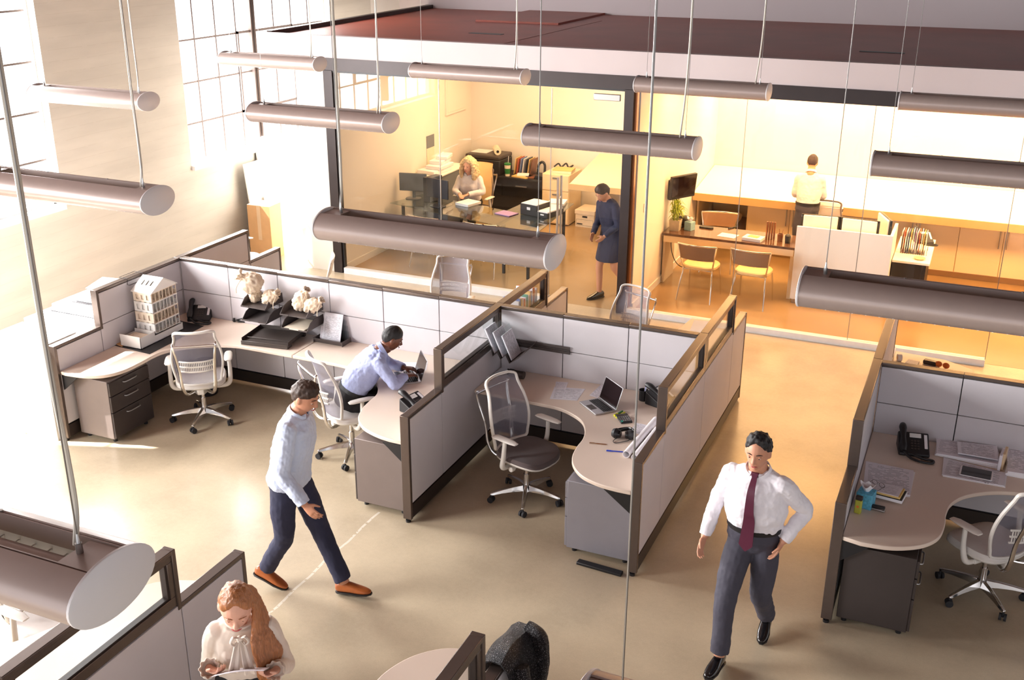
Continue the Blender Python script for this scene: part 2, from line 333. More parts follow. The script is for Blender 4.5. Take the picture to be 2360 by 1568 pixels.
# left wall: board-marked concrete with tall steel windows
b = B(); WZ0, WZ1, WT = 1.5, 4.6, 5.6
ys = [-4]+[q for w in WINS for q in w]+[17.17]
for i in range(0, len(ys), 2): b.box(XW-.35, ys[i], 0, XW, ys[i+1], WT)
for a, c in WINS: b.box(XW-.35, a, 0, XW, c, WZ0-.062); b.box(XW-.35, a, WZ1, XW, c, WT)
st('wall_left', b, 'boards', smooth=False)
st('wall_left_white', B().box(XW-.35, 17.17, 0, XW, 18.2, WT), 'plaster', smooth=False)
for i, (a, c) in enumerate(WINS):
    w = st('window_%d' % (i+1), B().box(XW-.34, a, WZ0-.06, XW+.05, c, WZ0), 'sillwhite', smooth=False)
    f = B(); fo = B(); mid = (a+c)/2-.12; x0 = XW-.16; n = 8
    fo.box(x0, a, WZ0, x0+.05, a+.04, WZ1); fo.box(x0, c-.04, WZ0, x0+.05, c, WZ1); fo.box(x0, a, WZ0, x0+.05, c, WZ0+.04); fo.box(x0, a, WZ1-.04, x0+.05, c, WZ1)
    for k in range(1, n): y = a+(c-a)*k/n; f.box(x0+.01, y-.013, WZ0, x0+.035, y+.013, WZ1)
    for z in (2.05, 2.62, 3.2, 3.78): f.box(x0+.012, a, z-.012, x0+.032, c, z+.012)
    obj('window_frame', fo, 'white', w, smooth=False)
    obj('muntin_bars', f, 'steelframe', w, smooth=False)
    obj('centre_mullion', B().box(x0-.01, mid-.045, WZ0+.12, x0+.09, mid-.012, WZ1).box(x0-.01, mid+.012, WZ0+.12, x0+.09, mid+.045, WZ1), 'darkframe', w, smooth=False)
    y0 = a+(c-a)*3/n; y1 = a+(c-a)*6/n
    obj('vent_sash', B().box(x0+.02, y0, 2.04, x0+.06, y1, 2.075).box(x0+.02, y0, 3.19, x0+.06, y1, 3.225).box(x0+.02, y0, 2.04, x0+.06, y0+.03, 3.225).box(x0+.02, y1-.03, 2.04, x0+.06, y1, 3.225), 'steelframe', w, smooth=False)
# office block: side wall, dividing wall, back wall, roof
st('wall_office_left', B().box(OX-.12, GY+.1, 0, OX, BY, 3.0), 'plaster', smooth=False)
st('wall_front_return', B().box(-8.79, GY, 0, -8.32, GY+.12, RB), 'plaster', smooth=False)
st('wall_office_divider', B().box(-4.02, GY+.13, 0, -3.87, BY, 3.0), 'plaster', smooth=False)
st('wall_back', B().box(-8.32, BY, 0, 6, BY+.15, 3.0), 'plaster', smooth=False)
st('wall_right', B().box(3.2, GY+.1, 0, 3.35, BY, 3.0), 'plaster', smooth=False)
st('wall_far', B().box(-10.55, 18.2, 0, 9, 18.4, 9), 'backwall', smooth=False)
st('baseboard_left', B().box(OX, GY+.1, 0, OX+.015, BY, .1), 'white', smooth=False)
st('baseboard_divider', B().box(-3.87, GY+.13, 0, -3.855, BY, .1), 'white', smooth=False)
st('ceiling', B().box(XW-.35, -4, 5.6, 9, 18.4, 5.75), 'timber', smooth=False)
rf = B().box(-9.22, GY+.1, 3.0, 6, 18.2, 3.06)
st('ceiling_office', rf, 'plaster', smooth=False)
st('trim_1', B().box(-9.28, GY-.02, RB, 6, GY+.1, RT), 'fascia', smooth=False)                # white fascia of the roof edge
st('trim_2', B().prism([(-9.28, GY+.1), (-9.2, GY+.1), (-9.5, 18.2), (-9.62, 18.2)], RB, RT+.02), 'bronze_dark', smooth=False)
rb = B().prism([(-9.2, GY+.1), (6, GY+.1), (6, 18.2), (-9.5, 18.2)], 3.06, RT-.04)
roof = st('roof', rb, 'roofing', smooth=False)
obj('roof_vent', B().box(-6.86, 14.2, RT-.045, -6.36, 14.32, RT-.034), 'black', roof, smooth=False)
obj('roof_vent', B().box(-1.53, 14.2, RT-.045, -1.0, 14.3, RT-.034), 'black', roof, smooth=False)
obj('roof_seam', B().box(-7.6, 16.0, RT-.045, -6.2, 18.2, RT-.01).box(-5.85, 13.0, RT-.045, -5.84, 17.0, RT-.036), 'roofing', roof, smooth=False)
# glazed front
h = st('trim_3', B().box(-8.32, GY-.03, 2.865, 6, GY+.08, RB).box(-8.32, GY-.03, 0, -8.18, GY+.08, 2.87), 'header', smooth=False)
st('trim_4', B().box(-8.18, GY-.015, 2.84, -4.03, GY+.05, 2.87).box(-8.18, GY+.0, 0, -8.15, GY+.05, 2.87), 'black', smooth=False)
st('trim_5', B().box(-4.03, GY-.03, 0, -3.915, GY+.13, 2.87), 'header', smooth=False)
st('trim_6', B().box(-8.15, GY-.04, 0, -4.99, GY+.06, .085).box(-3.9, GY-.04, 0, .42, GY+.06, .075), 'sillwhite', smooth=False)
st('trim_7', B().box(-3.915, GY+.02, 0, -3.88, GY+.09, 2.86), 'copper', smooth=False)
w = st('window_4', B().box(-8.15, GY, .085, -6.58, GY+.012, 2.845), 'glass', smooth=False)
obj('pane', B().box(-6.575, GY, .085, -4.995, GY+.012, 2.845), 'glass', w, smooth=False)
obj('glass_joint', B().box(-6.582, GY-.001, .085, -6.573, GY+.013, 2.845), 'steel', w, smooth=False)
w = st('window_5', B().box(-3.87, GY, .075, -2.55, GY+.012, 2.865), 'glass', smooth=False)
for x0, x1 in ((-2.545, -1.12), (-1.115, .42)): obj('pane', B().box(x0, GY, .075, x1, GY+.012, 2.865), 'glass', w, smooth=False)
for x in (-2.548, -1.118, .42): obj('glass_joint', B().box(x-.004, GY-.001, .075, x+.004, GY+.013, 2.865), 'steel', w, smooth=False)
d = st('door_1', B().box(-4.985, GY-.006, .02, -4.06, GY+.008, 2.82), 'glass', smooth=False)
for dy in (-.06, .06):
    q = B().cyl((-4.86, GY+dy, .62), (-4.86, GY+dy, 1.72), .016)
    for z in (.9, 1.44): q.cyl((-4.86, GY+dy, z), (-4.86, GY, z), .009)
    obj('pull_handle', q, 'chrome', d)
obj('door_closer', B().box(-4.42, GY-.05, 2.72, -4.08, GY-.01, 2.80), 'steel', d, bevel=.006)
obj('edge_strip', B().box(-4.99, GY-.008, .02, -4.983, GY+.01, 2.82), 'steel', d, smooth=False)

# ------------------------------------------------------------------ pendant lights
def pendant(label, xcap, y, cord_left=False, cords=True):
    L, A, H = 1.353, .148, .086
    t = thing('pendant_light', label, 'light', (xcap-L/2, y, 3.2), 0, 'pendant lights in rows')
    hx = L/2-.008
    def ell(a, k=1): return (A*k*math.cos(a), H*k*math.sin(a))
    for q0, q1 in ((118, 240), (300, 422)):     # two curved sides, open above and below
        arc = [R_(q0+(q1-q0)*i/22) for i in range(23)]; prof = [ell(a) for a in arc]+[ell(a, .95) for a in reversed(arc)]
        obj('housing_side', B().loft([[V((sx_*hx, p[0], p[1])) for p in prof] for sx_ in (-1, 1)]), 'lamp_shell', t)
    for s in (-1, 1):
        b = B().loft([[V((s*(hx+dx), 1.02*A*k*math.cos(2*math.pi*j/40), 1.02*H*k*math.sin(2*math.pi*j/40))) for j in range(40)] for dx, k in ((-.001, .98), (.001, 1), (.008, 1), (.010, .97))])
        obj('end_cap', b, 'lamp_cap', t)
        obj('top_plate', B().box(min(s*hx, s*(hx-.11)), -.074, .064, max(s*hx, s*(hx-.11)), .074, .070), 'lamp_shell', t, smooth=False)
    b = B().box(-hx, .058, .02, hx, .062, .074).box(-hx, -.062, .02, hx, -.058, .074)
    obj('slot_flange', b, 'lamp_shell', t, smooth=False)
    obj('ballast_channel', B().loft([[V((x, .026*math.cos(2*math.pi*j/12), .015+.022*math.sin(2*math.pi*j/12))) for j in range(12)] for x in (-hx+.1, hx-.1)]), 'lamp_shell', t)
    b = B()
    for q in (-1, 1): b.loft([[V((x, q*y, z)) for y, z in ((.074, -.07), (.112, .03), (.116, .03), (.078, -.07))] for x in (-hx+.1, hx-.1)])
    for k in range(20): x = -hx+.12+(2*hx-.24)*k/19; b.box(x-.003, -.09, -.07, x+.003, .09, -.022)
    obj('louver', b, 'lamp_white', t, smooth=False)
    ends = [-hx+.09, hx-.09]
    for x in ends:
        b = B().cyl((x, .0, .07), (x, .0, .098), .009).cyl((x, 0, .098), (x, 0, .125), .006, .003); obj('cable_gripper', b, 'steel', t)
        obj('suspension_wire', B().cyl((x, 0, .12), (x, 0, 2.3), .0021, n=6), 'wire', t)
    if cords:
        x = ends[0]-.03 if cord_left else ends[1]-.05
        pts = [(x, .035, .06), (x+.004, .05, .16), (x+.02, .035, .33), (x+.035, .012, .6), (x+.04, .008, 1.1), (x+.04, .008, 2.3)]
        obj('power_cord', B().tube(spline(pts, 6), .0075, 8), 'cord', t)
    for k in (-.3, .3): obj('screw_boss', B().cyl((hx*k*1.2, .066, .066), (hx*k*1.2, .066, .078), .006, n=10), 'steel', t)
    return t
for lb, xc, y, cl, cd in (
    ('small brown tube pendant against the concrete pillar between the two windows', -7.05, 7.84, 0, 1),
    ('brown tube pendant in front of the corner of the glazed office', -4.48, 7.79, 0, 1),
    ('brown tube pendant whose cap covers the black office post', -1.90, 7.79, 0, 1),
    ('brown tube pendant cut by the right edge, above the white counter', .69, 7.79, 0, 0),
    ('farthest pendant, in front of the left end of the white roof edge', -7.17, 10.87, 0, 1),
    ('far pendant below the white roof edge, above the curly haired woman', -4.575, 10.87, 0, 1),
    ('far pendant along the dark beam, right of the black office post', -1.975, 10.87, 0, 1),
    ('far pendant on the dark beam at the right edge of the picture', .60, 10.84, 0, 0),
    ('pendant against the window, cut by the left edge', -4.424, 4.9, 0, 1),
    ('large pendant hanging in front of the glass office and its desk', -1.877, 4.87, 1, 1),
    ('large grey brown pendant covering the foot of the white screen wall', .70, 4.83, 0, 0),
    ('nearest pendant at lower left, its white louver seen from above', -1.82, 1.70, 0, 1),
    ('pendant below the bottom edge, only its wire rising into view', .76, 1.70, 1, 0)):
    pendant(lb, xc, y, cl, cd)

# ------------------------------------------------------------------ cubicle partitions
TK = .038  # half thickness of a panel
def partition(label, axis, c, segs, ends=(0, 0), foot=True):
    """segs: (a0, a1, top, glazed, n tiles across); the run lies along axis at the coordinate c"""
    a0 = segs[0][0]
    t = thing('cubicle_partition', label, 'partition', (c, a0, 0) if axis == 'y' else (a0, c, 0), 0, 'cubicle partitions')
    def bx(b, u0, u1, w0, w1, z0, z1):
        u0 -= a0; u1 -= a0
        return b.box(w0, u0, z0, w1, u1, z1) if axis == 'y' else b.box(u0, w0, z0, u1, w1, z1)
    for i, (p, q, top, gl, n) in enumerate(segs):
        bx_top = .99 if gl else top
        obj('panel_core', bx(B(), p, q, -.022, .022, .03, bx_top-.02), 'black', t, smooth=False)
        obj('base_raceway', bx(B(), p, q, -.034, .034, .035, .16), 'bronze_dark', t, smooth=False)
        w = (q-p)/n
        for s in (-1, 1):
            lo, hi = (.018, .034) if s > 0 else (-.034, -.018)
            zs = [.172, 1.0, top-.034] if (top > 1.1 and not gl) else [.172, bx_top-.034 if not gl else .985]
            for k in range(n):
                for z0, z1 in zip(zs, zs[1:]):
                    obj('fabric_tile', bx(B(), p+w*k+.004, p+w*(k+1)-.004, lo, hi, z0+.003, z1-.003), 'tile', t, bevel=.003)
        obj('top_cap', bx(B(), p, q, -TK, TK, top-.03, top), 'bronze', t, bevel=.005)
        if gl:
            fr = B(); bx(fr, p, q, -.03, .03, .988, 1.055); bx(fr, p, q, -.03, .03, top-.07, top-.03); bx(fr, p, p+.07, -.03, .03, 1.055, top-.07); bx(fr, q-.07, q, -.03, .03, 1.055, top-.07)
            obj('glazing_frame', fr, 'bronze', t, bevel=.004)
            rb = B(); bx(rb, p+.07, q-.07, -.02, .02, 1.055, 1.066); bx(rb, p+.07, p+.085, -.02, .02, 1.066, top-.07); bx(rb, q-.085, q-.07, -.02, .02, 1.066, top-.07)
            obj('glazing_bead', rb, 'bronze_dark', t, smooth=False)
            obj('glass_pane', bx(B(), p+.075, q-.075, -.004, .004, 1.06, top-.065), 'glass_small', t, smooth=False)
    # posts at the free ends and at each change of height
    for e, (u, top) in enumerate(((segs[0][0], segs[0][2]), (segs[-1][1], segs[-1][2]))):
        if ends[e]:
            u0, u1 = (u-.004, u+.03) if e == 0 else (u-.03, u+.004)
            obj('end_post', bx(B(), u0, u1, -TK-.0012, TK+.0012, .03, top+.0012), 'bronze', t, bevel=.004)
            q = (u0+u1)/2-a0; xy = (0, q) if axis == 'y' else (q, 0)
            obj('leveling_foot', B().cyl((xy[0], xy[1], 0), (xy[0], xy[1], .02), .022).cyl((xy[0], xy[1], .02), (xy[0], xy[1], .04), .008), 'black', t)
    for s0, s1 in zip(segs, segs[1:]):
        if abs(s0[2]-s1[2]) > .1:
            u = s0[1]; up = s1[2] > s0[2]; u0, u1 = (u-.002, u+.03) if up else (u-.03, u+.002)
            obj('step_post', bx(B(), u0, u1, -TK-.0012, TK+.0012, .955, max(s0[2], s1[2])+.0012), 'bronze', t, bevel=.004)
    return t
LOW, HI = .99, 1.36
Y0, Y1, Y2, Y3, Y4 = 6.94, 7.55, 8.82, 10.0, 10.60
LX, DX, MX, RX = -7.768, -3.972, -1.99, -.515
partition('low then tall partition along the left side of the wide cubicle, before the concrete wall', 'y', LX, [(Y0, Y1, LOW, 0, 1), (Y1, Y2-.04, HI, 0, 1)], (1, 0))
partition('partition beyond the house model running on towards the cardboard box', 'y', LX, [(Y2-.04, Y3, HI, 0, 1), (Y3, Y4, LOW, 0, 1)], (0, 1))
partition('long back partition behind the house model and the letter trays', 'x', Y2, [(LX+.04+.627*k, LX+.04+.627*(k+1), HI, 0, 1) for k in range(5)]+[(LX+.04+.627*5, DX-.04, HI, 0, 1)])
partition('glazed partition between the seated man and the empty grey chair', 'y', DX, [(Y0, Y1, LOW, 0, 1), (Y1, Y2+.04, HI, 1, 1)], (1, 0))
partition('glazed partition with a row of files seen through it, before the glass office', 'y', DX, [(Y2+.04, Y3, HI, 1, 1), (Y3, Y4, LOW, 0, 1)], (0, 1))
partition('back partition above the open laptop with the slanted file rack', 'x', Y2, [(DX+.04+.634*k, DX+.04+.634*(k+1) if k < 2 else MX-.04, HI, 0, 1) for k in range(3)])
partition('glazed partition on the corridor beside the calculator and headphones', 'y', MX, [(Y0, Y1, LOW, 0, 1), (Y1, Y2+.04, HI, 1, 1)], (1, 0))
partition('far corridor partition with a small dark window, before the guest chairs', 'y', MX, [(Y2+.04, Y3, HI, 1, 1), (Y3, Y4, LOW, 0, 1)], (0, 1))
partition('dark edged partition on the right of the corridor beside the tissue box', 'y', RX, [(Y0, Y1, LOW, 0, 1), (Y1, Y2+.04, HI, 0, 1)], (1, 0))
partition('partition edge beyond the right cubicle beside the orange sunglasses case', 'y', RX, [(Y2+.04, 10.62, HI, 0, 1)], (0, 1))
partition('back partition of the right cubicle above the black telephone and papers', 'x', Y2, [(RX+.04+.634*k, RX+.04+.634*(k+1), HI, 0, 1) for k in range(4)])
partition('glazed partition at lower left behind the long haired woman', 'y', -3.96, [(2.9, 4.145, HI, 1, 1), (4.145, 4.75, LOW, 0, 1)], (0, 1))
partition('back partition at the lower left corner under the nearest pendant', 'x', 2.86, [(-5.25+.62*k, -5.25+.62*(k+1), HI, 0, 1) for k in range(2)])
partition('glazed partition at the bottom with the dark jacket over its low end', 'y', -1.98, [(2.9, 4.145, HI, 1, 1), (4.145, 4.75, LOW, 0, 1)], (0, 1))

# ------------------------------------------------------------------ worktops and pedestals
DZ = .73
def worktop(label, poly, brackets=(), loc=None):
    x0, y0 = poly[0][0], poly[0][1]
    t = thing('worktop', label, 'desk', (x0, y0, DZ), 0, 'cubicle worktops')
    q = [(p[0]-x0, p[1]-y0) for p in poly]
    obj('desk_surface', B().prism(q, -.032, 0), 'laminate', t, bevel=.006)
    for (bx_, by_, dx) in brackets:
        bx_ -= x0; by_ -= y0
        b = B().add([(bx_, by_-.01, -.033), (bx_+dx, by_-.01, -.033), (bx_, by_-.01, -.2), (bx_, by_+.01, -.033), (bx_+dx, by_+.01, -.033), (bx_, by_+.01, -.2)], [(0, 1, 2), (5, 4, 3), (0, 3, 4, 1), (1, 4, 5, 2), (2, 5, 3, 0)])
        obj('support_bracket', b, 'black', t, smooth=False)
    return t
def cv(pts, n=5): return [(p.x, p.y) for p in spline([(a, b_, 0) for a, b_ in pts], n)]
BK = Y2-.036
worktop('cream worktop under the house model, curving round the empty white chair', [(-7.732, BK), (-7.732, 6.97)]+cv([(-7.66, 6.955), (-7.45, 6.98), (-7.29, 7.06), (-7.20, 7.22), (-7.185, 7.45), (-7.195, 7.64), (-7.17, 7.80), (-7.06, 7.96), (-6.86, 8.11), (-6.62, 8.20), (-6.3, 8.21)])+[(-5.948, 8.21), (-5.948, BK)], [(-7.73, 6.99, .2)])
worktop('cream worktop the seated man works on, with a rounded end', [(-5.942, BK), (-5.942, 8.21)]+cv([(-5.65, 8.205), (-5.32, 8.19), (-5.02, 8.10), (-4.82, 7.94), (-4.71, 7.75), (-4.69, 7.58), (-4.665, 7.42), (-4.60, 7.24), (-4.47, 7.10), (-4.30, 7.02), (-4.15, 6.985)])+[(-4.012, 6.98), (-4.012, BK)], [(-4.012, 6.985, -.2)])
worktop('cream S-curved worktop holding the open laptop and calculator', [(-3.934, BK), (-3.934, 8.19)]+cv([(-3.7, 8.17), (-3.3, 8.155), (-3.09, 8.14), (-2.93, 8.07), (-2.80, 7.965), (-2.715, 7.81), (-2.675, 7.65), (-2.67, 7.49), (-2.645, 7.32), (-2.58, 7.17), (-2.46, 7.04), (-2.30, 6.97), (-2.15, 6.95)])+[(-2.032, 6.95), (-2.032, BK)], [(-2.032, 6.97, -.22)])
worktop('cream worktop of the right cubicle with scattered papers', [(1.9, BK), (-.476, BK), (-.476, 6.945)]+cv([(-.35, 6.915), (-.19, 6.93), (-.06, 6.98), (.06, 7.07), (.145, 7.21), (.175, 7.40), (.175, 7.57), (.20, 7.74), (.28, 7.90), (.42, 8.03), (.58, 8.11), (.80, 8.16)])+[(1.9, 8.18)], [(-.476, 6.955, .2)])
worktop('far worktop behind the letter trays, beside the folding chair', [(-7.73, 9.5), (-7.73, 8.86), (-4.02, 8.86), (-4.02, 9.45), (-6.9, 9.5)])
worktop('far worktop behind the slanted file rack, carrying a white sheet', [(-3.93, 9.45), (-3.93, 8.86), (-2.03, 8.86), (-2.03, 10.95), (-2.6, 10.9), (-2.75, 9.6)])
worktop('far worktop behind the right cubicle carrying tape and an orange case', [(-.474, 10.8), (-.474, 8.86), (1.9, 8.86), (1.9, 9.4), (.7, 9.5), (.25, 10.6), (0, 10.75)])
worktop('pale worktop at the lower left corner under the nearest pendant', [(-4.0, 2.9), (-4.0, 4.72)]+cv([(-4.2, 4.70), (-4.5, 4.55), (-4.66, 4.2), (-4.75, 3.9), (-4.95, 3.6), (-5.3, 3.5)])+[(-5.9, 3.5), (-5.9, 2.9)])
worktop('pale rounded worktop at the bottom, left of the dark jacket', [(-2.02, 2.9), (-2.02, 4.74)]+cv([(-2.25, 4.76), (-2.45, 4.71), (-2.60, 4.57), (-2.68, 4.38), (-2.70, 4.15), (-2.74, 3.9)])+[(-2.9, 3.6), (-2.9, 2.9)])

def pedestal(label, x0, x1, y0, y1, side, m, top=None):
    """file pedestal; its drawers face the side (+1: +x, -1: -x)"""
    zt = .655
    t = thing('file_pedestal', label, 'cabinet', ((x0+x1)/2, (y0+y1)/2, 0), 0, 'file pedestals under the worktops'); w = (x1-x0)/2; d = (y1-y0)/2
    obj('body', B().box(-w, -d, .05, w, d, zt), m, t, bevel=.004)
    zs = [.06, .33, .5, zt-.01]
    for z0, z1 in zip(zs, zs[1:]):
        f = obj('drawer', B().box(min(side*w, side*(w+.02)), -d+.006, z0, max(side*w, side*(w+.02)), d-.006, z1-.008), 'ped_dark' if m != 'ped_grey' else m, t, bevel=.003)
        pts = [(side*(w+.02), -.09, z1-.05), (side*(w+.04), -.075, z1-.052), (side*(w+.042), 0, z1-.054), (side*(w+.04), .075, z1-.052), (side*(w+.02), .09, z1-.05)]
        obj('drawer_handle', B().tube(spline(pts, 4), .006, 8), 'steel', f)
    for sx_ in (-1, 1):
        for sy_ in (-1, 1): obj('caster', B().cyl((sx_*(w-.05), sy_*(d-.06), 0), (sx_*(w-.05), sy_*(d-.06), .05), .02), 'black', t)
    return t
pedestal('brown drawer pedestal under the worktop with the house model', -7.69, -7.27, 7.07, 7.62, 1, 'ped_taupe')
pedestal('taupe pedestal with a plain side, right of the walking man', -4.50, -4.03, 7.01, 7.62, -1, 'ped_taupe')
pedestal('blue grey pedestal under the worktop with the headphones', -2.58, -2.05, 7.05, 7.62, -1, 'ped_grey')
pedestal('dark grey pedestal at the right of the corridor', -.45, .03, 6.97, 7.75, 1, 'ped_dark')
# ------------------------------------------------------------------ task chairs
def task_chair(label, loc, rz, dark=False, backcol='backmesh', group='mesh task chairs'):
    t = thing('task_chair', label, 'chair', loc, rz, group); wp = 'white_plastic'
    for k in range(5):
        a = math.pi/2+.3+2*math.pi*k/5; d = V((math.cos(a), math.sin(a), 0)); s_ = V((-d.y, d.x, 0))
        rings = []
        for r, w, z0, z1 in ((.03, .026, .085, .145), (.12, .024, .088, .135), (.22, .02, .082, .115), (.30, .017, .07, .095), (.325, .013, .072, .088)):
            c = d*r; rings.append([c+s_*w+V((0, 0, z0)), c-s_*w+V((0, 0, z0)), c-s_*w*.6+V((0, 0, z1)), c+s_*w*.6+V((0, 0, z1))])
        lg = obj('base_leg', B().loft(rings), 'chrome', t, bevel=.004)
        c = d*.315; ax = V((math.cos(a+.9), math.sin(a+.9), 0)); b = B()
        for q in (-1, 1): b.cyl(c+ax*(.008*q)+V((0, 0, .028)), c+ax*(.026*q)+V((0, 0, .028)), .028, n=16)
        b.cyl(c+V((0, 0, .028)), c+V((0, 0, .078)), .009, n=8); obj('caster', b, 'rubber', lg)
    obj('gas_column', B().cyl((0, 0, .08), (0, 0, .25), .028).cyl((0, 0, .25), (0, 0, .40), .018), 'chrome', t)
    b = B().loft([[V((x*w, y, z)) for x, z in ((-1, .355), (1, .355), (1, .415), (-1, .415))] for y, w in ((-.19, .03), (-.1, .07), (.08, .075), (.16, .05))])
    b.cyl((-.21, .02, .385), (.21, .02, .385), .011).cyl((.19, .02, .385), (.235, .02, .385), .024).cyl((-.21, -.06, .39), (-.12, -.06, .39), .02)
    obj('seat_mechanism', b, wp, t, bevel=.006)
    def seat(u, v, z0):
        a = 2*math.pi*u; c, s = math.cos(a), math.sin(a); e = 2/3.2
        x = .25*math.copysign(abs(c)**e, c)*v; y = .245*math.copysign(abs(s)**e, s)*v+.02
        return V((x, y, z0-.03*max(0, (y-.12)/.14)**2+.012*(x/.25)**2))
    def cushion(zs):
        rings = []
        for v, dz in zs: rings.append([seat(j/36, v, .45)+V((0, 0, dz)) for j in range(36)])
        return B().loft(rings)
    obj('seat_pan', cushion([(.5, -.035), (.93, -.032), (.985, -.016), (.98, -.006)]), wp, t)
    obj('seat_cushion', cushion([(.97, -.008), (.985, .012), (.94, .035), (.7, .044), (.3, .038), (.02, .036)]), 'seat_grey' if dark else 'seat_white', t)
    # back: curved mesh sheet in a rim, leaning back
    def bk(u, v):  # u across -1..1, v up 0..1
        w = .20+.045*math.sin(math.pi*min(1, v*1.15))-.012*v
        z = .50+.56*v; y = -.235-.04*math.sin(v*math.pi*.9)*-1*.6-.13*max(0,v)**1.6+.055*(u*u)
        return V((u*w, y, z))
    obj('back_mesh', B().grid(lambda a, c: bk(a*2-1, c), 14, 14), backcol, t)
    rim = [bk(-1, v/10) for v in range(0, 11)]+[bk(-1+2*k/8, 1.03-.0*abs(k-4)) for k in range(1, 8)]+[bk(1, 1-v/10) for v in range(0, 11)]+[bk(1-2*k/6, -.02) for k in range(1, 6)]
    sp = spline(rim, 3, True); obj('back_frame', B().tube(sp+[sp[0], sp[1]], .0165, 8, flat=.75), wp if backcol == 'backmesh' else 'seat_grey', t)
    # polished U spine and cross bar carrying the back
    for s in (-1, 1):
        pts = [(s*.05, -.12, .385), (s*.12, -.25, .40), (s*.155, -.31, .50), (s*.165, -.335, .68), (s*.185, -.395, .87), (s*.20, -.405, .96), (s*.2, -.385, .985)]
        obj('back_support', B().tube(spline(pts, 5), lerps([.02, .021, .019, .016, .014, .012, .011], 5), 10, flat=.7), 'chrome', t)
    obj('cross_bar', B().tube(spline([(-.205, -.40, .962), (-.1, -.408, .962), (.1, -.408, .962), (.205, -.40, .962)], 4), .012, 10), 'chrome', t)
    b = B(); ls = [(-.165, -.275), (-.08, -.315), (0, -.322), (.08, -.315), (.165, -.275)]
    for z in (.66, .71, .76): b.tube(spline([(x, y, z) for x, y in ls], 4), .0085, 8)
    for k in range(19):
        x = -.15+.3*k/18; y = -.276-.046*(1-(x/.165)**2); b.cyl((x, y, .66), (x, y, .76), .0042, n=6)
    obj('lumbar_support', b, wp, t)
    for s in (-1, 1):
        pts = [(s*.05, -.02, .385), (s*.2, -.04, .382), (s*.275, -.035, .41), (s*.29, -.01, .52), (s*.285, .0, .66)]
        p = obj('arm_post', B().tube(spline(pts, 5), lerps([.022, .022, .024, .021, .018], 5), 10), wp, t)
        rings = []
        for y, w, z, h in ((-.13, .026, .672, .012), (-.10, .04, .668, .026), (0, .042, .666, .03), (.08, .038, .668, .026), (.13, .026, .672, .012)):
            x0 = s*.285; rings.append([V((x0+w*math.cos(2*math.pi*j/14), y, z+h*.5+h*.5*math.sin(2*math.pi*j/14))) for j in range(14)])
        obj('armrest', B().loft(rings), wp, t)
    return t
ch = task_chair('white mesh chair seen from behind at the worktop with the house model', (-6.83, 7.88, 0), R_(36))
dup(ch, 'white mesh chair the man in the blue shirt sits on', (-5.05, 7.82, 0), R_(-34))
dk = task_chair('grey mesh chair with brown seat turned towards the open laptop', (-3.21, 7.72, 0), R_(-108), True)
dup(ch, 'mesh chair with chrome spine at the right edge, in the dark cubicle', (.50, 7.76, 0), R_(50))
dup(ch, 'mesh chair back showing above the partition before the guest chair legs', (-5.42, 10.55, 0), R_(190))
dup(ch, 'mesh chair back showing above the partition with the slanted file rack', (-3.27, 10.35, 0), R_(160))
low = dup(ch, 'pale armrests and seat beside the cardboard box, mostly hidden by a partition', (-8.95, 11.40, 0), R_(-60))
for q in kids(low):
    if q.name.split('.')[0] in ('back_mesh', 'back_frame', 'back_support', 'cross_bar', 'lumbar_support'): bpy.data.objects.remove(q)
dup(ch, 'chair partly hidden under the nearest pendant at lower left', (-5.12, 4.25, 0), R_(-95))
dup(ch, 'grey chair cut by the right edge beyond the orange case', (1.02, 9.75, 0), R_(180))
ch2 = task_chair('chair back rising above the three computers behind the white screen', (-1.85, 15.15, 0), R_(180), True, 'backmesh_dark')
# pale folding chair leaning near the glass office post
def folding_chair():
    t = thing('folding_chair', 'pale folding chair beyond the letter trays, near the office post', 'chair', (-7.35, 10.75, 0), R_(-60))
    for s in (-1, 1):
        obj('leg', B().tube([(s*.21, -.2, 0), (s*.21, .12, .48), (s*.20, .22, .86)], .011), 'white_plastic', t)
        obj('leg', B().tube([(s*.19, .25, 0), (s*.19, -.14, .45)], .011), 'white_plastic', t)
    obj('seat', B().prism(rrect(.4, .4, .06), .44, .462), 'white_plastic', t, bevel=.006)
    obj('backrest', B().grid(lambda a, c: V((-.2+.4*a, .17+.05*c-.03*math.sin(a*math.pi)*-1, .68+.2*c)), 8, 3, .012), 'white_plastic', t)
folding_chair()

# ------------------------------------------------------------------ guest chairs
def guest_chair(label, loc, rz, seatm='leather_cream', backm='shell_brown', group='chrome guest chairs'):
    t = thing('guest_chair', label, 'chair', loc, rz, group); W_ = .235
    for s in (-1, 1):
        obj('leg', B().tube(spline([(s*.225, .24, 0), (s*.215, .20, .25), (s*.2, .17, .43)], 4), .0105), 'chrome', t)
        obj('leg', B().tube(spline([(s*.235, -.27, 0), (s*.215, -.20, .26), (s*.2, -.15, .42), (s*.232, -.2, .6), (s*.262, -.235, .78)], 4), .0105), 'chrome', t)
    obj('seat_rail', B().tube([(-.2, .17, .43), (-.2, -.15, .42), (.2, -.15, .42), (.2, .17, .43), (-.2, .17, .43)], .009), 'chrome', t)
    rings = [[V((p[0]*k, p[1]*k+.02, z)) for p in rrect(.46, .44, .16, 6)] for k, z in ((.93, .43), (1, .44), (1, .468), (.95, .48), (.4, .484), (.02, .484))]
    obj('seat', B().loft(rings), seatm, t)
    def sh(u, v):
        a = (u-.5)*2; return V((a*(.23+.035*v), -.205-.055*(1-a*a)*1.0-.03*v, .58+.20*v))
    obj('backrest', B().grid(sh, 14, 4, .014), backm, t)
    obj('back_rim', B().tube([sh(k/14, 1.02)+V((0, .006, 0)) for k in range(15)], .012), 'chrome', t)
    return t
g1 = guest_chair('left of the two chrome guest chairs at the stone topped desk', (-3.20, 13.75, 0), R_(-4))
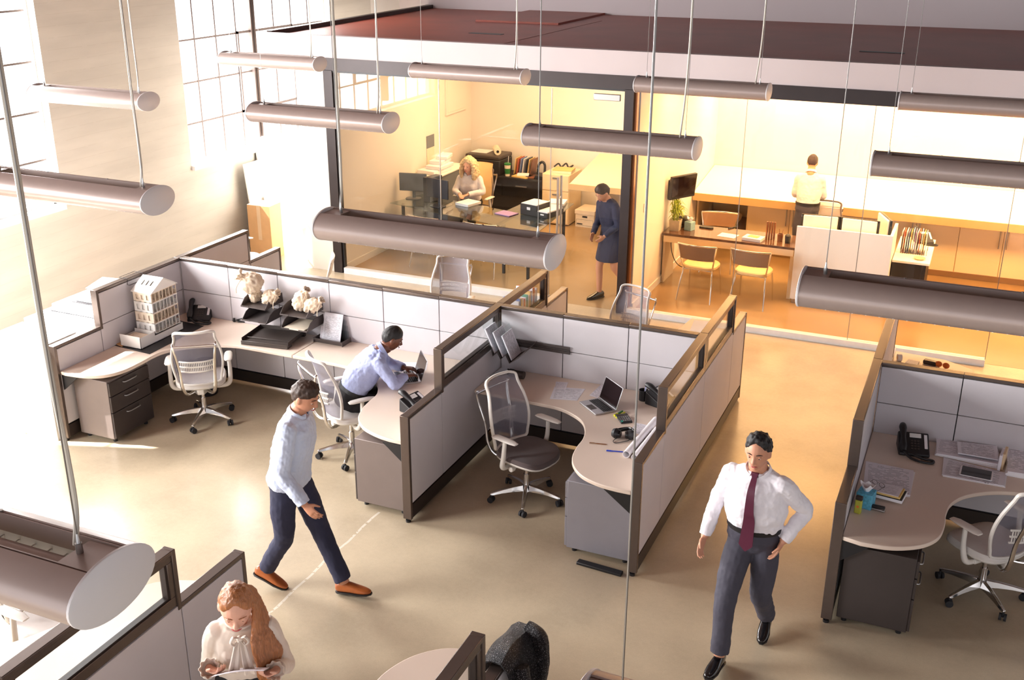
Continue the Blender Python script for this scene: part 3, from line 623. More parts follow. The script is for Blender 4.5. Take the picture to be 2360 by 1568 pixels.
dup(g1, 'right of the two chrome guest chairs, beside the white screen wall', (-2.50, 13.78, 0), R_(-4))
g2 = guest_chair('chrome chair at the glass desk nearer the office left wall', (-7.17, 13.55, 0), R_(-6), 'seat_grey', 'monitor_grey')
dup(g2, 'chrome chair at the glass desk nearer the glass door', (-6.28, 13.55, 0), R_(-2))

# ------------------------------------------------------------------ telephones
def phone(label, loc, rz):
    t = thing('desk_phone', label, 'telephone', loc, rz, 'black desk telephones')
    T = M.Rotation(R_(24), 4, 'X')
    obj('base', B().add([(-.1, -.09, 0), (.1, -.09, 0), (.1, .09, 0), (-.1, .09, 0), (-.1, -.09, .022), (.1, -.09, .022), (.1, .085, .105), (-.1, .085, .105)], [(0, 3, 2, 1), (4, 5, 6, 7), (0, 1, 5, 4), (1, 2, 6, 5), (2, 3, 7, 6), (3, 0, 4, 7)]), 'black', t, bevel=.008)
    def on(x, y, dz=.001): return V((x, y, .022+.083*(y+.09)/.175+dz))
    sl = math.atan2(.083, .175); Tz = lambda x, y: M.Translation(on(x, y)) @ M.Rotation(sl, 4, 'X')
    obj('display', B().cbox((0, 0, 0), (.075, .036, .004), Tz(.012, .055)), 'lamp_white', t, bevel=.002)
    obj('label_strip', B().cbox((0, 0, 0), (.02, .12, .003), Tz(.078, .012)), 'sheet', t)
    b = B()
    for r in range(4):
        for c in range(3): b.cbox((0, 0, 0), (.014, .011, .006), Tz(-.012+.02*c, .012-.02*r))
    obj('keypad', b, 'charcoal', t, bevel=.001)
    hs = spline([(-.072, .10, .145), (-.074, .06, .142), (-.074, -.01, .108), (-.074, -.07, .07), (-.073, -.1, .045)], 4)
    obj('handset', B().tube(hs, lerps([.02, .026, .017, .026, .02], 4), 10, flat=.9), 'black', t)
    cd = spline([(-.07, -.1, .04), (-.03, -.13, .012), (.03, -.17, .010), (.10, -.18, .010), (.115, -.14, .010), (.05, -.12, .010), (-.02, -.085, .02)], 8)
    obj('coiled_cord', B().tube(cd, .0085, 8), 'black', t)
    return t
Z1 = DZ+.0005
ph = phone('black telephone in the corner behind the house model', P(462, 734, Z1), R_(28)); ph.scale = (1.2, 1.2, 1.2)
dup(ph, 'black telephone beside the fanned paper stacks at right', P(2103, 1040, Z1), R_(10))
dup(ph, 'telephone half hidden behind the partition, its cord near the calculator', P(1526, 930, Z1), R_(70))
dup(ph, 'telephone lying behind the post with a looped cord, near the seated man', V((-4.2, 7.58, Z1)), R_(75))

# ------------------------------------------------------------------ small makers
def sheet(label, corners, z, m='print', n=1, group=None, name='paper_sheet', th=.0012, cat='paper'):
    """a sheet (or pile n thick) given by four corners as pixels on the level z"""
    c = [P(x, y, z) for x, y in corners]; o = sum(c, V())/4
    ex = ((c[1]-c[0])+(c[2]-c[3])); rz = math.atan2(ex.y, ex.x); Rt = M.Rotation(-rz, 3, 'Z')
    q = [Rt @ (p-o) for p in c]; h = th*n
    b = B().add([(p.x, p.y, 0) for p in q]+[(p.x, p.y, h) for p in q], [(3, 2, 1, 0), (4, 5, 6, 7)]+[(i, (i+1) % 4, 4+(i+1) % 4, 4+i) for i in range(4)])
    x = obj(name, b, m, None, o, False); x.rotation_euler = (0, 0, rz); return tag(x, label, cat, group)
def one(name, label, cat, b, m, loc=(0, 0, 0), rz=0, group=None, **kw):
    o = obj(name, b, m, None, loc, **kw); o.rotation_euler = (0, 0, rz); return tag(o, label, cat, group)
def pen(label, p0, p1, z, m, r=.0045, name='pen', capm=None):
    a = P(*p0, z+r); b_ = P(*p1, z+r); d = b_-a; t = thing(name, label, 'pen', a, math.atan2(d.y, d.x)); L = d.length
    obj('barrel', B().tube([(0, 0, 0), (L*.9, 0, 0), (L, 0, 0)], [r, r, r*.3], 10), m, t); obj('cap', B().cyl((-.002, 0, 0), (L*.35, 0, 0), r*1.15, n=10).cbox((L*.14, 0, r*1.2), (L*.26, .003, .003)), capm or m, t)
    return t

# ------------------------------------------------------------------ left cubicle props
def house_model():
    o = P(283, 797, Z1); a = P(327, 803, Z1); r_ = P(418, 757, Z1)
    rz = R_(1); t = thing('house_model', 'white architectural model of a gabled four storey house', 'model', (-7.67, 7.72, Z1), 0)
    Wd, Ln = .26, .64    # width across x, length along y
    b = B().box(0, 0, 0, Wd, .004, .13).box(0, 0, 0, .004, Ln, .09).box(Wd-.004, .22, 0, Wd, Ln, .075).box(Wd-.004, 0, 0, Wd, .22, .12).box(0, Ln-.004, 0, Wd, Ln, .08).box(0, 0, 0, Wd, Ln, .008).box(0, .216, 0, Wd, .22, .12)
    obj('base_tray', b, 'white', t, smooth=False)
    obj('card_insert', B().box(.03, .03, .085, .22, .19, .09).box(.05, .05, .06, .2, .17, .064), 'basswood', t, smooth=False)
    y0, y1 = .24, .62; zs = [.085, .19, .30, .41, .515]
    for i in range(4):
        g = .004*i; x0, x1 = .012+g*.2, Wd-.012-g*.2; z0, z1 = zs[i], zs[i+1]; b = B()
        b.box(x0, y0, z0, x1, y1, z0+.006)
        # front wall (facing the room end) with three window openings
        n = 3; pw = (x1-x0)/(2*n+1); yy = y0+.0
        for k in range(n+1): b.box(x0+2*k*pw, yy, z0, x0+(2*k+1)*pw, yy+.005, z1)
        b.box(x0+.0005, yy-.0008, z0+.0065, x1-.0005, yy+.0042, z0+.028); b.box(x0+.0005, yy-.0008, z1-.026, x1-.0005, yy+.0042, z1-.0005); b.box(x0, yy+.012, z0, x1, yy+.016, z1)
        b.box(x0-.0006, y0+.006, z0+.006, x0+.005, y1-.006, z1-.0005)                                  # closed far side
        for k in range(6): yk = y0+.03+(y1-y0-.04)*k/5; b.box(x0+.005, yk, z0+.006, x1-.03-.02*(k % 2), yk+.004, z1)     # cross walls, open side
        for k in range(8): yk = y0+.01+(y1-y0-.02)*k/7; b.box(x1-.006, yk, z0+.006, x1-.0006, yk+.006, z1-.011)
        b.box(x1-.0055, y0+.001, z1-.01, x1+.0006, y1-.001, z1-.0005); b.box(x0+.001, y1-.0055, z0+.0065, x1-.007, y1+.0006, z0+.045)
        obj('storey', b, 'basswood' if i % 2 else 'white', t, smooth=False)
    zr, xm = zs[4], Wd/2; hr = .115; sl = []
    # gabled roof, ridge across; the near slope has three slots
    ym = (y0+y1)/2
    b = B()
    def slope(x0, x1, u0, u1): # u along slope 0 eaves..1 ridge on the near side
        f = lambda u, dz: (y0-.01+(ym-y0+.01)*u, zr+hr*u+dz)
        q = [(x, *f(u, dz)) for dz in (-.004, .004) for u in (u0, u1) for x in (x0, x1)]
        b.add(q, [(0, 2, 3, 1), (4, 5, 7, 6), (0, 1, 5, 4), (1, 3, 7, 5), (3, 2, 6, 7), (2, 0, 4, 6)])
    slope(0, Wd, 0, .42); slope(0, Wd, .74, 1)
    for x0, x1 in ((0, .06), (.08, .115), (.135, .17), (.19, Wd)): slope(x0, x1, .42, .74)
    b.add([(x, y, z+dz) for dz in (-.004, .004) for y, z in ((ym, zr+hr), (y1+.01, zr)) for x in (0, Wd)], [(0, 2, 3, 1), (4, 5, 7, 6), (0, 1, 5, 4), (1, 3, 7, 5), (3, 2, 6, 7), (2, 0, 4, 6)])
    obj('roof', b, 'white', t, smooth=False)
    g = B()
    for x in (.006, Wd-.012):
        g = B(); g.add([(x+dx, y, z) for dx in (0, .005) for y, z in ((y0, zr), (y1, zr), (ym, zr+hr-.006))], [(0, 1, 2), (5, 4, 3), (0, 3, 4, 1), (1, 4, 5, 2), (2, 5, 3, 0)])
        obj('gable_wall', g, 'white', t, smooth=False)
house_model()
sheet('dark leather desk pad under the white house model', [(264, 797), (345, 817), (470, 752), (395, 735)], Z1, 'black', 3, None, 'desk_pad', .0006, 'desk pad')
sheet('small brown card folder lying left of the house model', [(258, 790), (281, 800), (300, 787), (268, 775)], Z1+.002, 'card', 6, None, 'card_folder')
def stapler(label, loc, rz):
    t = thing('hole_punch', label, 'hole punch', loc, rz)
    obj('base', B().prism(rrect(.13, .06, .02), 0, .016), 'black', t, bevel=.004)
    T = M.Translation((0, .0, .03)) @ M.Rotation(R_(-24), 4, 'Y')
    obj('lever', B().cbox((0, 0, .02), (.15, .04, .012), T), 'black_gloss', t, bevel=.005)
    obj('jaw', B().cbox((.03, 0, .03), (.05, .03, .04)), 'steel', t, bevel=.004)
stapler('black hole punch on the worktop between the telephone and the letter trays', P(562, 742, Z1), R_(20))
tag(obj('tape_dispenser', B().lathe([(.012, 0), (.016, .01), (.01, .035), (.014, .04)], 12), 'black', None, P(540, 742, Z1)), 'tiny black clip holder left of the hole punch', 'clip holder')
def letter_tray(label, x0, x1, z):
    t = thing('letter_tray', label, 'tray', ((x0+x1)/2, BK-.006, z), 0, 'letter trays hung on the partition'); w = (x1-x0)/2; d = .31
    b = B().box(-w, -d, 0, w, 0, .005).box(-w, -.005, 0, w, 0, .06)
    obj('tray_floor', b, 'tray', t, bevel=.002)
    for s in (-1, 1):
        prof = [(0, .0), (-.005, .10), (-.16, .10), (-.24, .075), (-d, .012), (-d, 0)]
        x = s*w; obj('side_wall', B().add([(x+dx, y, z_) for dx in (-.003, .003) for y, z_ in prof], [tuple(range(6)), tuple(range(11, 5, -1))]+[(i, i+6, (i+1) % 6+6, (i+1) % 6) for i in range(6)]), 'tray', t)
    obj('front_lip', B().box(-w, -d-.004, 0, -w*.35, -d, .016).box(w*.35, -d-.004, 0, w, -d, .016), 'tray', t, smooth=False)
    return t
TX = [(-6.72, -6.42), (-6.24, -5.93)]
letter_tray('upper left letter tray filled with cloth bags', *TX[0], 1.05); letter_tray('lower left letter tray, empty', *TX[0], .90)
letter_tray('upper right letter tray filled with two cloth bags', *TX[1], 1.03); letter_tray('lower right letter tray with a paper pad', *TX[1], .885)
tag(obj('paper_pad', B().box(-.12, -.15, 0, .12, .15, .012), 'card_pale', None, (-6.085, BK-.17, .8905), False), 'cream paper pad lying in the lower right letter tray', 'paper')
def bag(label, loc, r, h, rot, seed):
    t = thing('drawstring_bag', label, 'bag', loc, 0, 'canvas drawstring bags'); rr = random.Random(seed); n = 22
    T = M.Rotation(rot[2], 4, 'Z') @ M.Rotation(rot[1], 4, 'Y') @ M.Rotation(rot[0], 4, 'X'); rings = []
    for rad, z in ((.3, 0), (.75, .03), (1, .25), (1.02, .45), (.82, .66), (.45, .78), (.24, .82), (.34, .9), (.52, 1.0), (.44, 1.02), (.2, .9)):
        ph = rr.random()*6; rings.append([T @ V((r*rad*(1+.10*math.sin(j*1.7+ph)+(.16*math.sin(j*2.9) if z > .7 else 0))*math.cos(2*math.pi*j/n), r*rad*(1+.08*math.cos(j*2.1+ph))*math.sin(2*math.pi*j/n), h*z+(.01*math.sin(j*2.2) if z > .8 else 0))) for j in range(n)])
    lo = min(p.z for q in rings for p in q); rings = [[p-V((0, 0, lo)) for p in q] for q in rings]
    obj('sack', B().loft(rings), 'canvas', t, sub=2, folds=.042, fscale=.03)
    c = sum(rings[6], V())/n; d = V((.02, -.09, -.05)); obj('drawstring', B().tube(spline([c+V((r*.22, 0, 0)), c+V((.03, -r*.6, -.02)), c+V((.03, -r*1.2, -.07)), c+V((.02, -r*1.15, -.13))], 6), .004, 6), 'canvas', t)
    return t
bag('largest cloth bag, lying on top of two others in the upper left tray', (-6.58, BK-.15, 1.155), .115, .27, (.3, -.9, .3), 1)
bag('cloth bag at the left inside the upper left tray', (-6.66, BK-.14, 1.056), .065, .2, (.2, .1, 0), 2)
bag('cloth bag with ruffled neck lying right in the upper left tray', (-6.52, BK-.17, 1.056), .075, .22, (.3, 1.0, .2), 3)
bag('upright cloth bag in the upper right tray, its neck leaning right', (-6.14, BK-.15, 1.036), .085, .27, (.1, .55, .1), 4)
bag('cloth bag with wide ruffle lying at the right of the upper right tray', (-6.02, BK-.17, 1.036), .075, .24, (.2, 1.0, .2), 5)
def pencil_drawer():
    t = thing('drawer_insert', 'dark pencil drawer set on the cream worktop below the letter trays', 'drawer', (-6.36, 8.50, Z1), R_(8)); w, d = .26, .2
    b = B().box(-w, -d, .03, w, d, .036).box(-w, d-.006, .03, w, d, .075).box(-w, -d, .03, -w+.006, d, .07).box(w-.006, -d, .03, w, d, .07)
    obj('tray', b, 'charcoal', t, bevel=.002)
    obj('pencil_ledge', B().box(-w, -d-.02, 0, w, -d+.08, .03).box(-w, -d+.075, .03, w, -d+.082, .055).box(-w, -d-.02, .03, w, -d-.014, .045), 'charcoal', t, bevel=.003)
    for x in (-.22, .02, .1, .18): obj('pencil_slot', B().box(x, -d, .0301, x+.03, -d+.06, .0315), 'black', t, smooth=False)
    obj('rear_foot', B().box(-w, d-.04, 0, w, d, .03), 'charcoal', t, smooth=False)
pencil_drawer()
def brochure_stand():
    t = thing('document_stand', 'dark document holder with a printed form beside the seated man', 'document holder', (-5.78, 8.68, Z1), R_(0)); w = .17
    obj('trough', B().box(-w, -.06, 0, w, .09, .008).add([(-w, -.06, 0), (w, -.06, 0), (w, -.085, .05), (-w, -.085, .05), (-w, -.053, .004), (w, -.053, .004), (w, -.078, .052), (-w, -.078, .052)], [(0, 1, 2, 3), (7, 6, 5, 4), (0, 4, 5, 1), (1, 5, 6, 2), (2, 6, 7, 3), (3, 7, 4, 0)]), 'tray', t, bevel=.002)
    for s in (-1, 1): obj('side_panel', B().box(s*w-.004, -.08, 0, s*w+.004, .09, .05), 'tray', t, bevel=.002)
    T = M.Translation((0.0, -.02, .012)) @ M.Rotation(R_(-18), 4, 'X')
    obj('printed_form', B().cbox((0, 0, .148), (.22, .004, .29), T), paper_v, t, smooth=False)
    for k in range(5): obj('clear_divider', B().cbox((-.02+.012*k, .02+.018*k, .11+.014*k), (.24, .002, .22+.028*k), T), 'glass_small', t, smooth=False)
    for k in range(3): obj('folder', B().cbox((-.09, .012+.012*k, .07+.01*k), (.1, .006, .15), T), 'print', t, smooth=False)
def vertical_paper():
    m = paper('print_upright', (236, 236, 244), 30, .5); t = m.node_tree
    for l in list(t.links):
        if l.from_node.type == 'SEPXYZ' and l.from_socket.name == 'Y':
            s = l.from_node; to = l.to_socket; t.links.remove(l); t.links.new(s.outputs[2], to)
    return m
paper_v = vertical_paper(); MT['print_upright'] = paper_v
brochure_stand()
def laptop(label, loc, rz, angle=112, shell='alu'):
    t = thing('laptop', label, 'laptop', loc, rz, 'open laptops'); w, d = .15, .105
    b_ = obj('base', B().prism(rrect(2*w, 2*d, .012), 0, .013), shell, t, bevel=.002)
    q = B()
    for r in range(5):
        for c in range(13): q.cbox((-w+.028+c*.0205, .07-.019*r, .0138), (.017, .0155, .002))
    obj('keyboard', q, 'black', b_, smooth=False); obj('touchpad', B().cbox((0, -.062, .0133), (.1, .06, .0006)), 'charcoal', b_, smooth=False)
    T = M.Translation((0, d-.004, .014)) @ M.Rotation(R_(angle-180), 4, 'X') @ M.Translation((0, -.0, 0))
    T = M.Translation((0, d-.004, .012)) @ M.Rotation(R_(90-angle), 4, 'X')
    ld = obj('lid', B().cbox((0, .003, .105), (2*w, .006, .21), T), shell, t, bevel=.002)
    obj('screen', B().cbox((0, -.0006, .107), (2*w-.012, .0012, .196), T), 'screen', ld, smooth=False)
    return t
laptop('silver laptop the man in the blue shirt is typing on', (-4.63, 8.18, Z1), R_(-50), 108)
laptop('open laptop with a dark screen on the S-curved worktop', (-2.77, 8.29, Z1), R_(-41), 108)
tag(obj('paper_sheet', B().box(-.14, -.1, 0, .14, .1, .001), 'sheet', None, (-4.72, 8.45, Z1), False), 'white sheet behind the keyboard of the seated man', 'paper').rotation_euler = (0, 0, .4)
def bin_():
    t = thing('waste_bin', 'black waste bin with a plastic liner under the worktop with the house model', 'bin', (-7.22, 8.42, 0), 0)
    obj('bucket', B().lathe([(.09, 0), (.1, .01), (.125, .36), (.118, .36), (.093, .02), (.01, .018)], 24), 'black', t)
    obj('liner', B().lathe([(.131, .27), (.134, .34), (.128, .375), (.12, .37), (.112, .25)], 24), 'lining', t)
bin_()
# white furniture beyond the low left panel
def left_cabinet():
    t = thing('storage_cabinet', 'sunlit white cabinet standing against the low left partition', 'cabinet', (-8.2, 7.0, 0), 0)
    obj('body', B().box(-.33, -.1, .0, .37, .32, .97), 'white', t, bevel=.004); obj('cabinet_top', B().box(-.335, -.105, .97, .372, .325, .995), 'white', t, bevel=.004)
left_cabinet()
def plan_chest():
    t = thing('plan_chest', 'white drawer chest behind the left partition, under white folders', 'cabinet', (-8.42, 8.1, 0), 0)
    obj('body', B().box(-.5, -.42, 0, .58, .42, .86), 'white', t, bevel=.004)
    for k in range(4): d = obj('drawer', B().box(-.48, -.43, .06+.2*k, .56, -.42, .24+.2*k), 'white', t, bevel=.003); obj('drawer_pull', B().box(-.05, -.445, .15+.2*k, .13, -.43, .165+.2*k), 'steel', d)
    t2 = thing('folder_stack', 'stack of white folders with dark edges on the white chest', 'folders', (-8.38, 8.1, .8605), 0)
    obj('folder', B().cbox((-.05, .0, .02), (.8, .6, .04)), 'sheet', t2, bevel=.004); obj('folder', B().cbox((.0, .05, .046), (.7, .55, .008)), 'black', t2); obj('folder', B().cbox((.02, .05, .09), (.68, .56, .08)), 'sheet', t2, bevel=.006)
    obj('folder', B().cbox((.1, .1, .134), (.5, .42, .008)), 'black', t2); obj('folder', B().cbox((.12, .12, .17), (.5, .4, .064)), 'sheet', t2, bevel=.006)
    t3 = thing('ring_binder', 'white ring binder topmost on the stack behind the left partition', 'binder', (-8.22, 8.28, 1.063), R_(8))
    obj('cover', B().cbox((0, 0, .008), (.42, .3, .016)).cbox((0, 0, .09), (.42, .3, .006), M.Translation((0, -.02, 0)) @ M.Rotation(R_(6), 4, 'X')), 'white', t3, bevel=.003); obj('ring_spine', B().cbox((0, .13, .045), (.4, .02, .07)), 'black', t3); obj('page_block', B().cbox((0, 0, .04), (.38, .25, .045)), 'sheet', t3)
plan_chest()
# boards and box by the wall
def board(label, y0, y1, x0, h, lean, m='white', g='foam boards leaning on the wall'):
    b = B(); dx = lean; th = .02
    b.add([(0, 0, 0), (th, 0, 0), (0, y1-y0, 0), (th, y1-y0, 0), (-dx, 0, h), (th-dx, 0, h), (-dx, y1-y0, h), (th-dx, y1-y0, h)], [(0, 2, 3, 1), (4, 5, 7, 6), (0, 1, 5, 4), (1, 3, 7, 5), (3, 2, 6, 7), (2, 0, 4, 6)])
    return tag(obj('foam_board', b, m, None, (x0, y0, 0), False), label, 'board', g)
board('tall white board leaning at the left behind the cardboard box', 13.02, 13.9, -9.93, 1.35, .13)
board('white board leaning at the back with its dark left edge on the wall', 13.5, 14.6, -10.09, 1.55, .08)
board('white board with a purple edge in front of the others', 13.30, 14.02, -9.76, .82, .18)
def carton():
    t = thing('cardboard_box', 'tall brown cardboard box standing before the leaning white boards', 'box', (-9.66, 12.92, 0), R_(4))
    obj('carton', B().box(-.19, -.16, 0, .19, .16, .82), 'card', t, bevel=.003)
    for s in (-1, 1): obj('flap', B().box(-.19, min(0, s*.158), .82, .19, max(0, s*.158), .826), 'card_pale', t)
    obj('packing_tape', B().box(-.03, -.1605, .3, .03, -.16, .82), 'sand', t, smooth=False)
carton()
# wire hook over the left partition
tag(obj('wire_hook', B().tube([(LX+.055, 7.97, 1.366), (LX+.046, 7.97, 1.30), (LX+.046, 8.0, 1.285), (LX+.046, 8.17, 1.285), (LX+.046, 8.19, 1.30), (LX+.055, 8.19, 1.366), (LX-.05, 8.19, 1.366), (LX-.05, 7.97, 1.366), (LX+.055, 7.97, 1.366)], .003, 6), 'black', None), 'thin black wire hook hung over the left partition', 'hook')

# ------------------------------------------------------------------ middle cubicle props
def file_rack():
    t = thing('file_rack', 'wall hung slanted rack holding clear sleeves of papers', 'rack', (-3.84, BK-.004, 1.0), 0)
    obj('wall_rail', B().box(.06, -.012, -.02, .62, 0, .025).box(.06, -.022, .005, .62, -.012, .012).box(.06, -.02, .03, .62, -.008, .055), 'tray', t, bevel=.002)
    zz = [(.13, -.02), (.10, -.075), (.135, -.11), (.10, -.18), (.135, -.215), (.10, -.29), (.16, -.34)]
    zz = [(-.06, .04), (-.04, -.03), (.0, .02), (.04, -.05), (.09, .0), (.13, -.075), (.22, -.01), (.29, .07)]
    b = B().loft([[V((x, y, z)) for y in (-.01, -.30)]+[V((x, y, z-.008)) for y in (-.30, -.01)] for x, z in zz])
    obj('zigzag_shelf', b, 'tray', t)
    for k, x in enumerate((-.03, .05, .14)):
        T = M.Translation((x, -.16, -.02-.02*k)) @ M.Rotation(R_(-24), 4, 'Y')
        obj('paper_bundle', B().cbox((0, 0, .125), (.012, .22, .25), T), 'print' if k < 2 else 'print_dense', t, bevel=.001)
        obj('clear_sleeve', B().cbox((-.012, .01, .15), (.002, .25, .30), T), 'glass_small', t, smooth=False)
file_rack()
def mug():
    c = P(1188, 862, Z1+.036); t = thing('travel_mug', 'dark travel mug lying on its side on a white sheet', 'mug', (c.x, c.y, Z1+.0385), R_(-4))
    obj('body', B().tube([(-.02, 0, 0), (.09, 0, 0)], [.034, .037], 20), 'charcoal', t); obj('lid', B().tube([(-.075, 0, 0), (-.06, 0, 0), (-.06, 0, 0), (-.02, 0, 0)], [.028, .030, .037, .038], 16), 'black', t); obj('lid_tab', B().cbox((-.07, 0, .028), (.03, .014, .012)), 'black', t, bevel=.003)
mug()
sheet('white sheet under the dark travel mug', [(1132, 866), (1186, 877), (1216, 853), (1158, 846)], Z1, 'sheet')
pen('blue and white marker on the left end of the worktop under the file rack', (1108, 878), (1128, 867), Z1, 'sheet', .008, 'marker_pen', 'blue')
sheet('printed form on the worktop left of the open laptop', [(1267, 920), (1330, 924), (1349, 897), (1278, 892)], Z1, 'print_dense')
sheet('small printed slip above the printed form', [(1279, 896), (1304, 898), (1309, 882), (1281, 880)], Z1+.0015, 'print')
sheet('printed sheet partly under the screen of the open laptop', [(1358, 912), (1378, 918), (1395, 893), (1386, 886)], Z1, 'print')
def pen_cup():
    c = P(1482, 922, Z1); t = thing('pen_cup', 'black mesh pen cup with blue and white pens', 'pen cup', c, 0)
    obj('cup', B().lathe([(.036, 0), (.04, .002), (.041, .1), (.038, .1), (.036, .006), (.002, .004)], 24), 'black', t)
    for k, (dx, dy, m) in enumerate(((.015, .01, 'blue'), (.02, -.004, 'sheet'), (.008, .016, 'sheet'))): obj('pen', B().tube([(dx*.2, dy*.2, .006), (dx*1.6, dy*1.6, .15)], .004, 8), m, t)
pen_cup()
def calculator():
    c = P(1438, 968, Z1); t = thing('calculator', 'black calculator with a green key near the telephone', 'calculator', c, R_(38))
    T = M.Rotation(R_(6), 4, 'X'); obj('body', B().cbox((0, 0, .012), (.105, .15, .018), T), 'black', t, bevel=.006); obj('display', B().cbox((0, .05, .0215), (.085, .03, .002), T), 'charcoal', t)
    b = B()
    for r in range(4):
        for q in range(5): b.cbox((-.038+.019*q, .02-.022*r, .022), (.013, .012, .004), T)
    obj('keypad', b, 'steel', t, bevel=.001); obj('green_key', B().cbox((-.038, -.055, .0235), (.014, .02, .004), T), 'teal', t, label='green key')
calculator()
pen('yellow highlighter beside the calculator', (1421, 962), (1441, 950), Z1, 'yellow', .008, 'highlighter', 'yellow')
pen('green highlighter behind the yellow one', (1416, 958), (1436, 947), Z1, 'green', .008, 'highlighter', 'yellow')
def headphones():
    c = P(1436, 1010, Z1); t = thing('headphones', 'black over-ear headphones lying on the worktop', 'headphones', c, R_(10))
    arc = [V((.085*math.cos(a), .06*math.sin(a)+.02, .045+.012*math.sin(a*2))) for a in [math.pi*k/14 for k in range(15)]]
    obj('headband', B().tube(arc, .012, 10, flat=1.6), 'black_gloss', t)
    for s in (-1, 1):
        b = B().tube([(s*.082, .0, .04), (s*.06, -.01, .042), (s*.03, -.02, .042)], [.036, .045, .03], 20); obj('ear_cup', b, 'black', t)
        obj('ear_pad', B().tube([(s*.034, -.02, .042), (s*.018, -.024, .042)], [.036, .028], 18), 'black_gloss', t)
    cd = spline([(-.03, -.02, .02), (-.07, -.08, .006), (-.05, -.12, .006), (.0, -.09, .006), (.05, -.05, .006), (.06, -.02, .012)], 6); obj('cable', B().tube(cd, .003, 6), 'black', t)
headphones()
pen('dark pencil lying across the worktop left of the headphones', (1359, 1021), (1400, 1025), Z1, 'copper', .004, 'pencil', 'shell_brown')
pen('blue pen in front of the headphones', (1398, 1039), (1438, 1042), Z1, 'blue', .0045)
sheet('printed slip between the calculator and the white rolls', [(1452, 994), (1478, 1004), (1490, 980), (1466, 975)], Z1, 'print')
for k, (p0, p1, r, lb) in enumerate((((1443, 1048), (1512, 968), .03, 'longest white paper roll leaning by the corridor partition'), ((1462, 1055), (1514, 990), .026, 'second white paper roll, against the partition cap'), ((1478, 1058), (1512, 1012), .02, 'thin white paper roll nearest the corridor'))):
    z = Z1+r; a = P(*p0, z); b_ = P(*p1, z); d = (b_-a); L = d.length; t = B()
    prof = [(r, 0), (r, L), (r*.9, L), (r*.9, 0)]; rings = [[V((x, rr*math.cos(2*math.pi*j/20), rr*math.sin(2*math.pi*j/20))) for j in range(20)] for rr, x in prof+[prof[0]]]
    one('paper_roll', lb, 'paper roll', t.loft(rings, False), 'sheet', a, math.atan2(d.y, d.x), 'rolled drawings')
one('panel_foot', 'black floor foot of the pedestal under the headphones', 'foot', B().box(-.18, -.03, 0, .2, .03, .025), 'black', (-2.26, 6.93, 0), R_(-4), bevel=.006)
sheet('white sheet on the far worktop beside the corridor', [(1590, 762), (1622, 768), (1640, 742), (1600, 738)], Z1, 'sheet')
fm = ['sheet', 'blue_paper', 'manila', 'sheet', 'red_paper', 'sheet', 'teal', 'sheet', 'manila', 'blue_paper', 'sheet', 'red_paper', 'sheet', 'sheet']
for k, m in enumerate(fm):   # files standing on the far worktop behind the glass
    y = 9.42+.036*k; one('file_folder', '%s file standing %s in the row behind the small glass pane' % ({'sheet': 'white', 'blue_paper': 'blue', 'manila': 'buff', 'red_paper': 'reddish', 'teal': 'green'}[m], ['first', 'second', 'third', 'fourth', 'fifth', 'sixth', 'seventh', 'eighth', 'ninth', 'tenth', 'eleventh', 'twelfth', 'thirteenth', 'last'][k]), 'file', B().box(-.095, -.008, 0, .095, .012, .44+.05*rnd.random()), m, (-4.11, y, Z1), R_(rnd.uniform(-4, 4)), 'files behind the glass', bevel=.002)

# ------------------------------------------------------------------ right cubicle props
def stack(label, corners, z, n, m='print', twist=0, name='paper_stack'):
    c = [P(x, y, z) for x, y in corners]; o = sum(c, V())/4; ex = (c[1]-c[0])+(c[2]-c[3]); rz = math.atan2(ex.y, ex.x); Rt = M.Rotation(-rz, 3, 'Z')
    t = thing(name, label, 'papers', o, rz); q = [Rt @ (p-o) for p in c]; h = 0
    for k in range(n):
        th = .004+.004*rnd.random(); T = M.Rotation(R_(twist*(k-n/2)), 3, 'Z'); dx = V((rnd.uniform(-.006, .006), rnd.uniform(-.006, .006), 0)); w = [T @ p+dx for p in q]
        obj('sheaf', B().add([(p.x, p.y, h) for p in w]+[(p.x, p.y, h+th) for p in w], [(3, 2, 1, 0), (4, 5, 6, 7)]+[(i, (i+1) % 4, 4+(i+1) % 4, 4+i) for i in range(4)]), m if k == n-1 else 'sheet', t, smooth=False); h += th
    return t
stack('wide fanned paper stack beside the right telephone', [(2156, 1052), (2300, 1080), (2300, 1035), (2160, 1008)], Z1, 6, 'print', 1.2)
stack('papers with a dark picture lying on the wide stack', [(2206, 1046), (2298, 1062), (2296, 1030), (2204, 1020)], Z1+.048, 2, 'print_dense')
stack('long printed sheets under the dark tablet', [(2172, 1098), (2316, 1124), (2320, 1094), (2176, 1058)], Z1, 2, 'print_dense')
def tablet():
    c = P(2250, 1092, Z1+.017); t = thing('tablet', 'dark tablet lying on the long printed sheets', 'tablet', (c.x, c.y, Z1+.017), R_(-3)); obj('body', B().prism(rrect(.24, .165, .014), 0, .007), 'sheet', t, bevel=.002); obj('screen', B().prism(rrect(.215, .158, .006), .0071, .008), 'screen', t)
tablet()
stack('tall printed stack with bound edges at the right edge of the picture', [(2318, 1098), (2400, 1112), (2400, 1038), (2322, 1022)], Z1, 8, 'print', .6)
for k, x in enumerate((2304, 2311)): c = P(x, 1078-3*k, Z1); one('notebook', ('grey' if k == 0 else 'cream')+' notebook standing between the two paper stacks', 'notebook', B().cbox((0, 0, .07), (.022, .16, .14)), 'sand' if k else 'print', c, R_(-8), bevel=.003)
stack('spread of printed papers behind the tissue box', [(1988, 1135), (2098, 1145), (2106, 1088), (1996, 1066)], Z1, 2, 'print', 2)
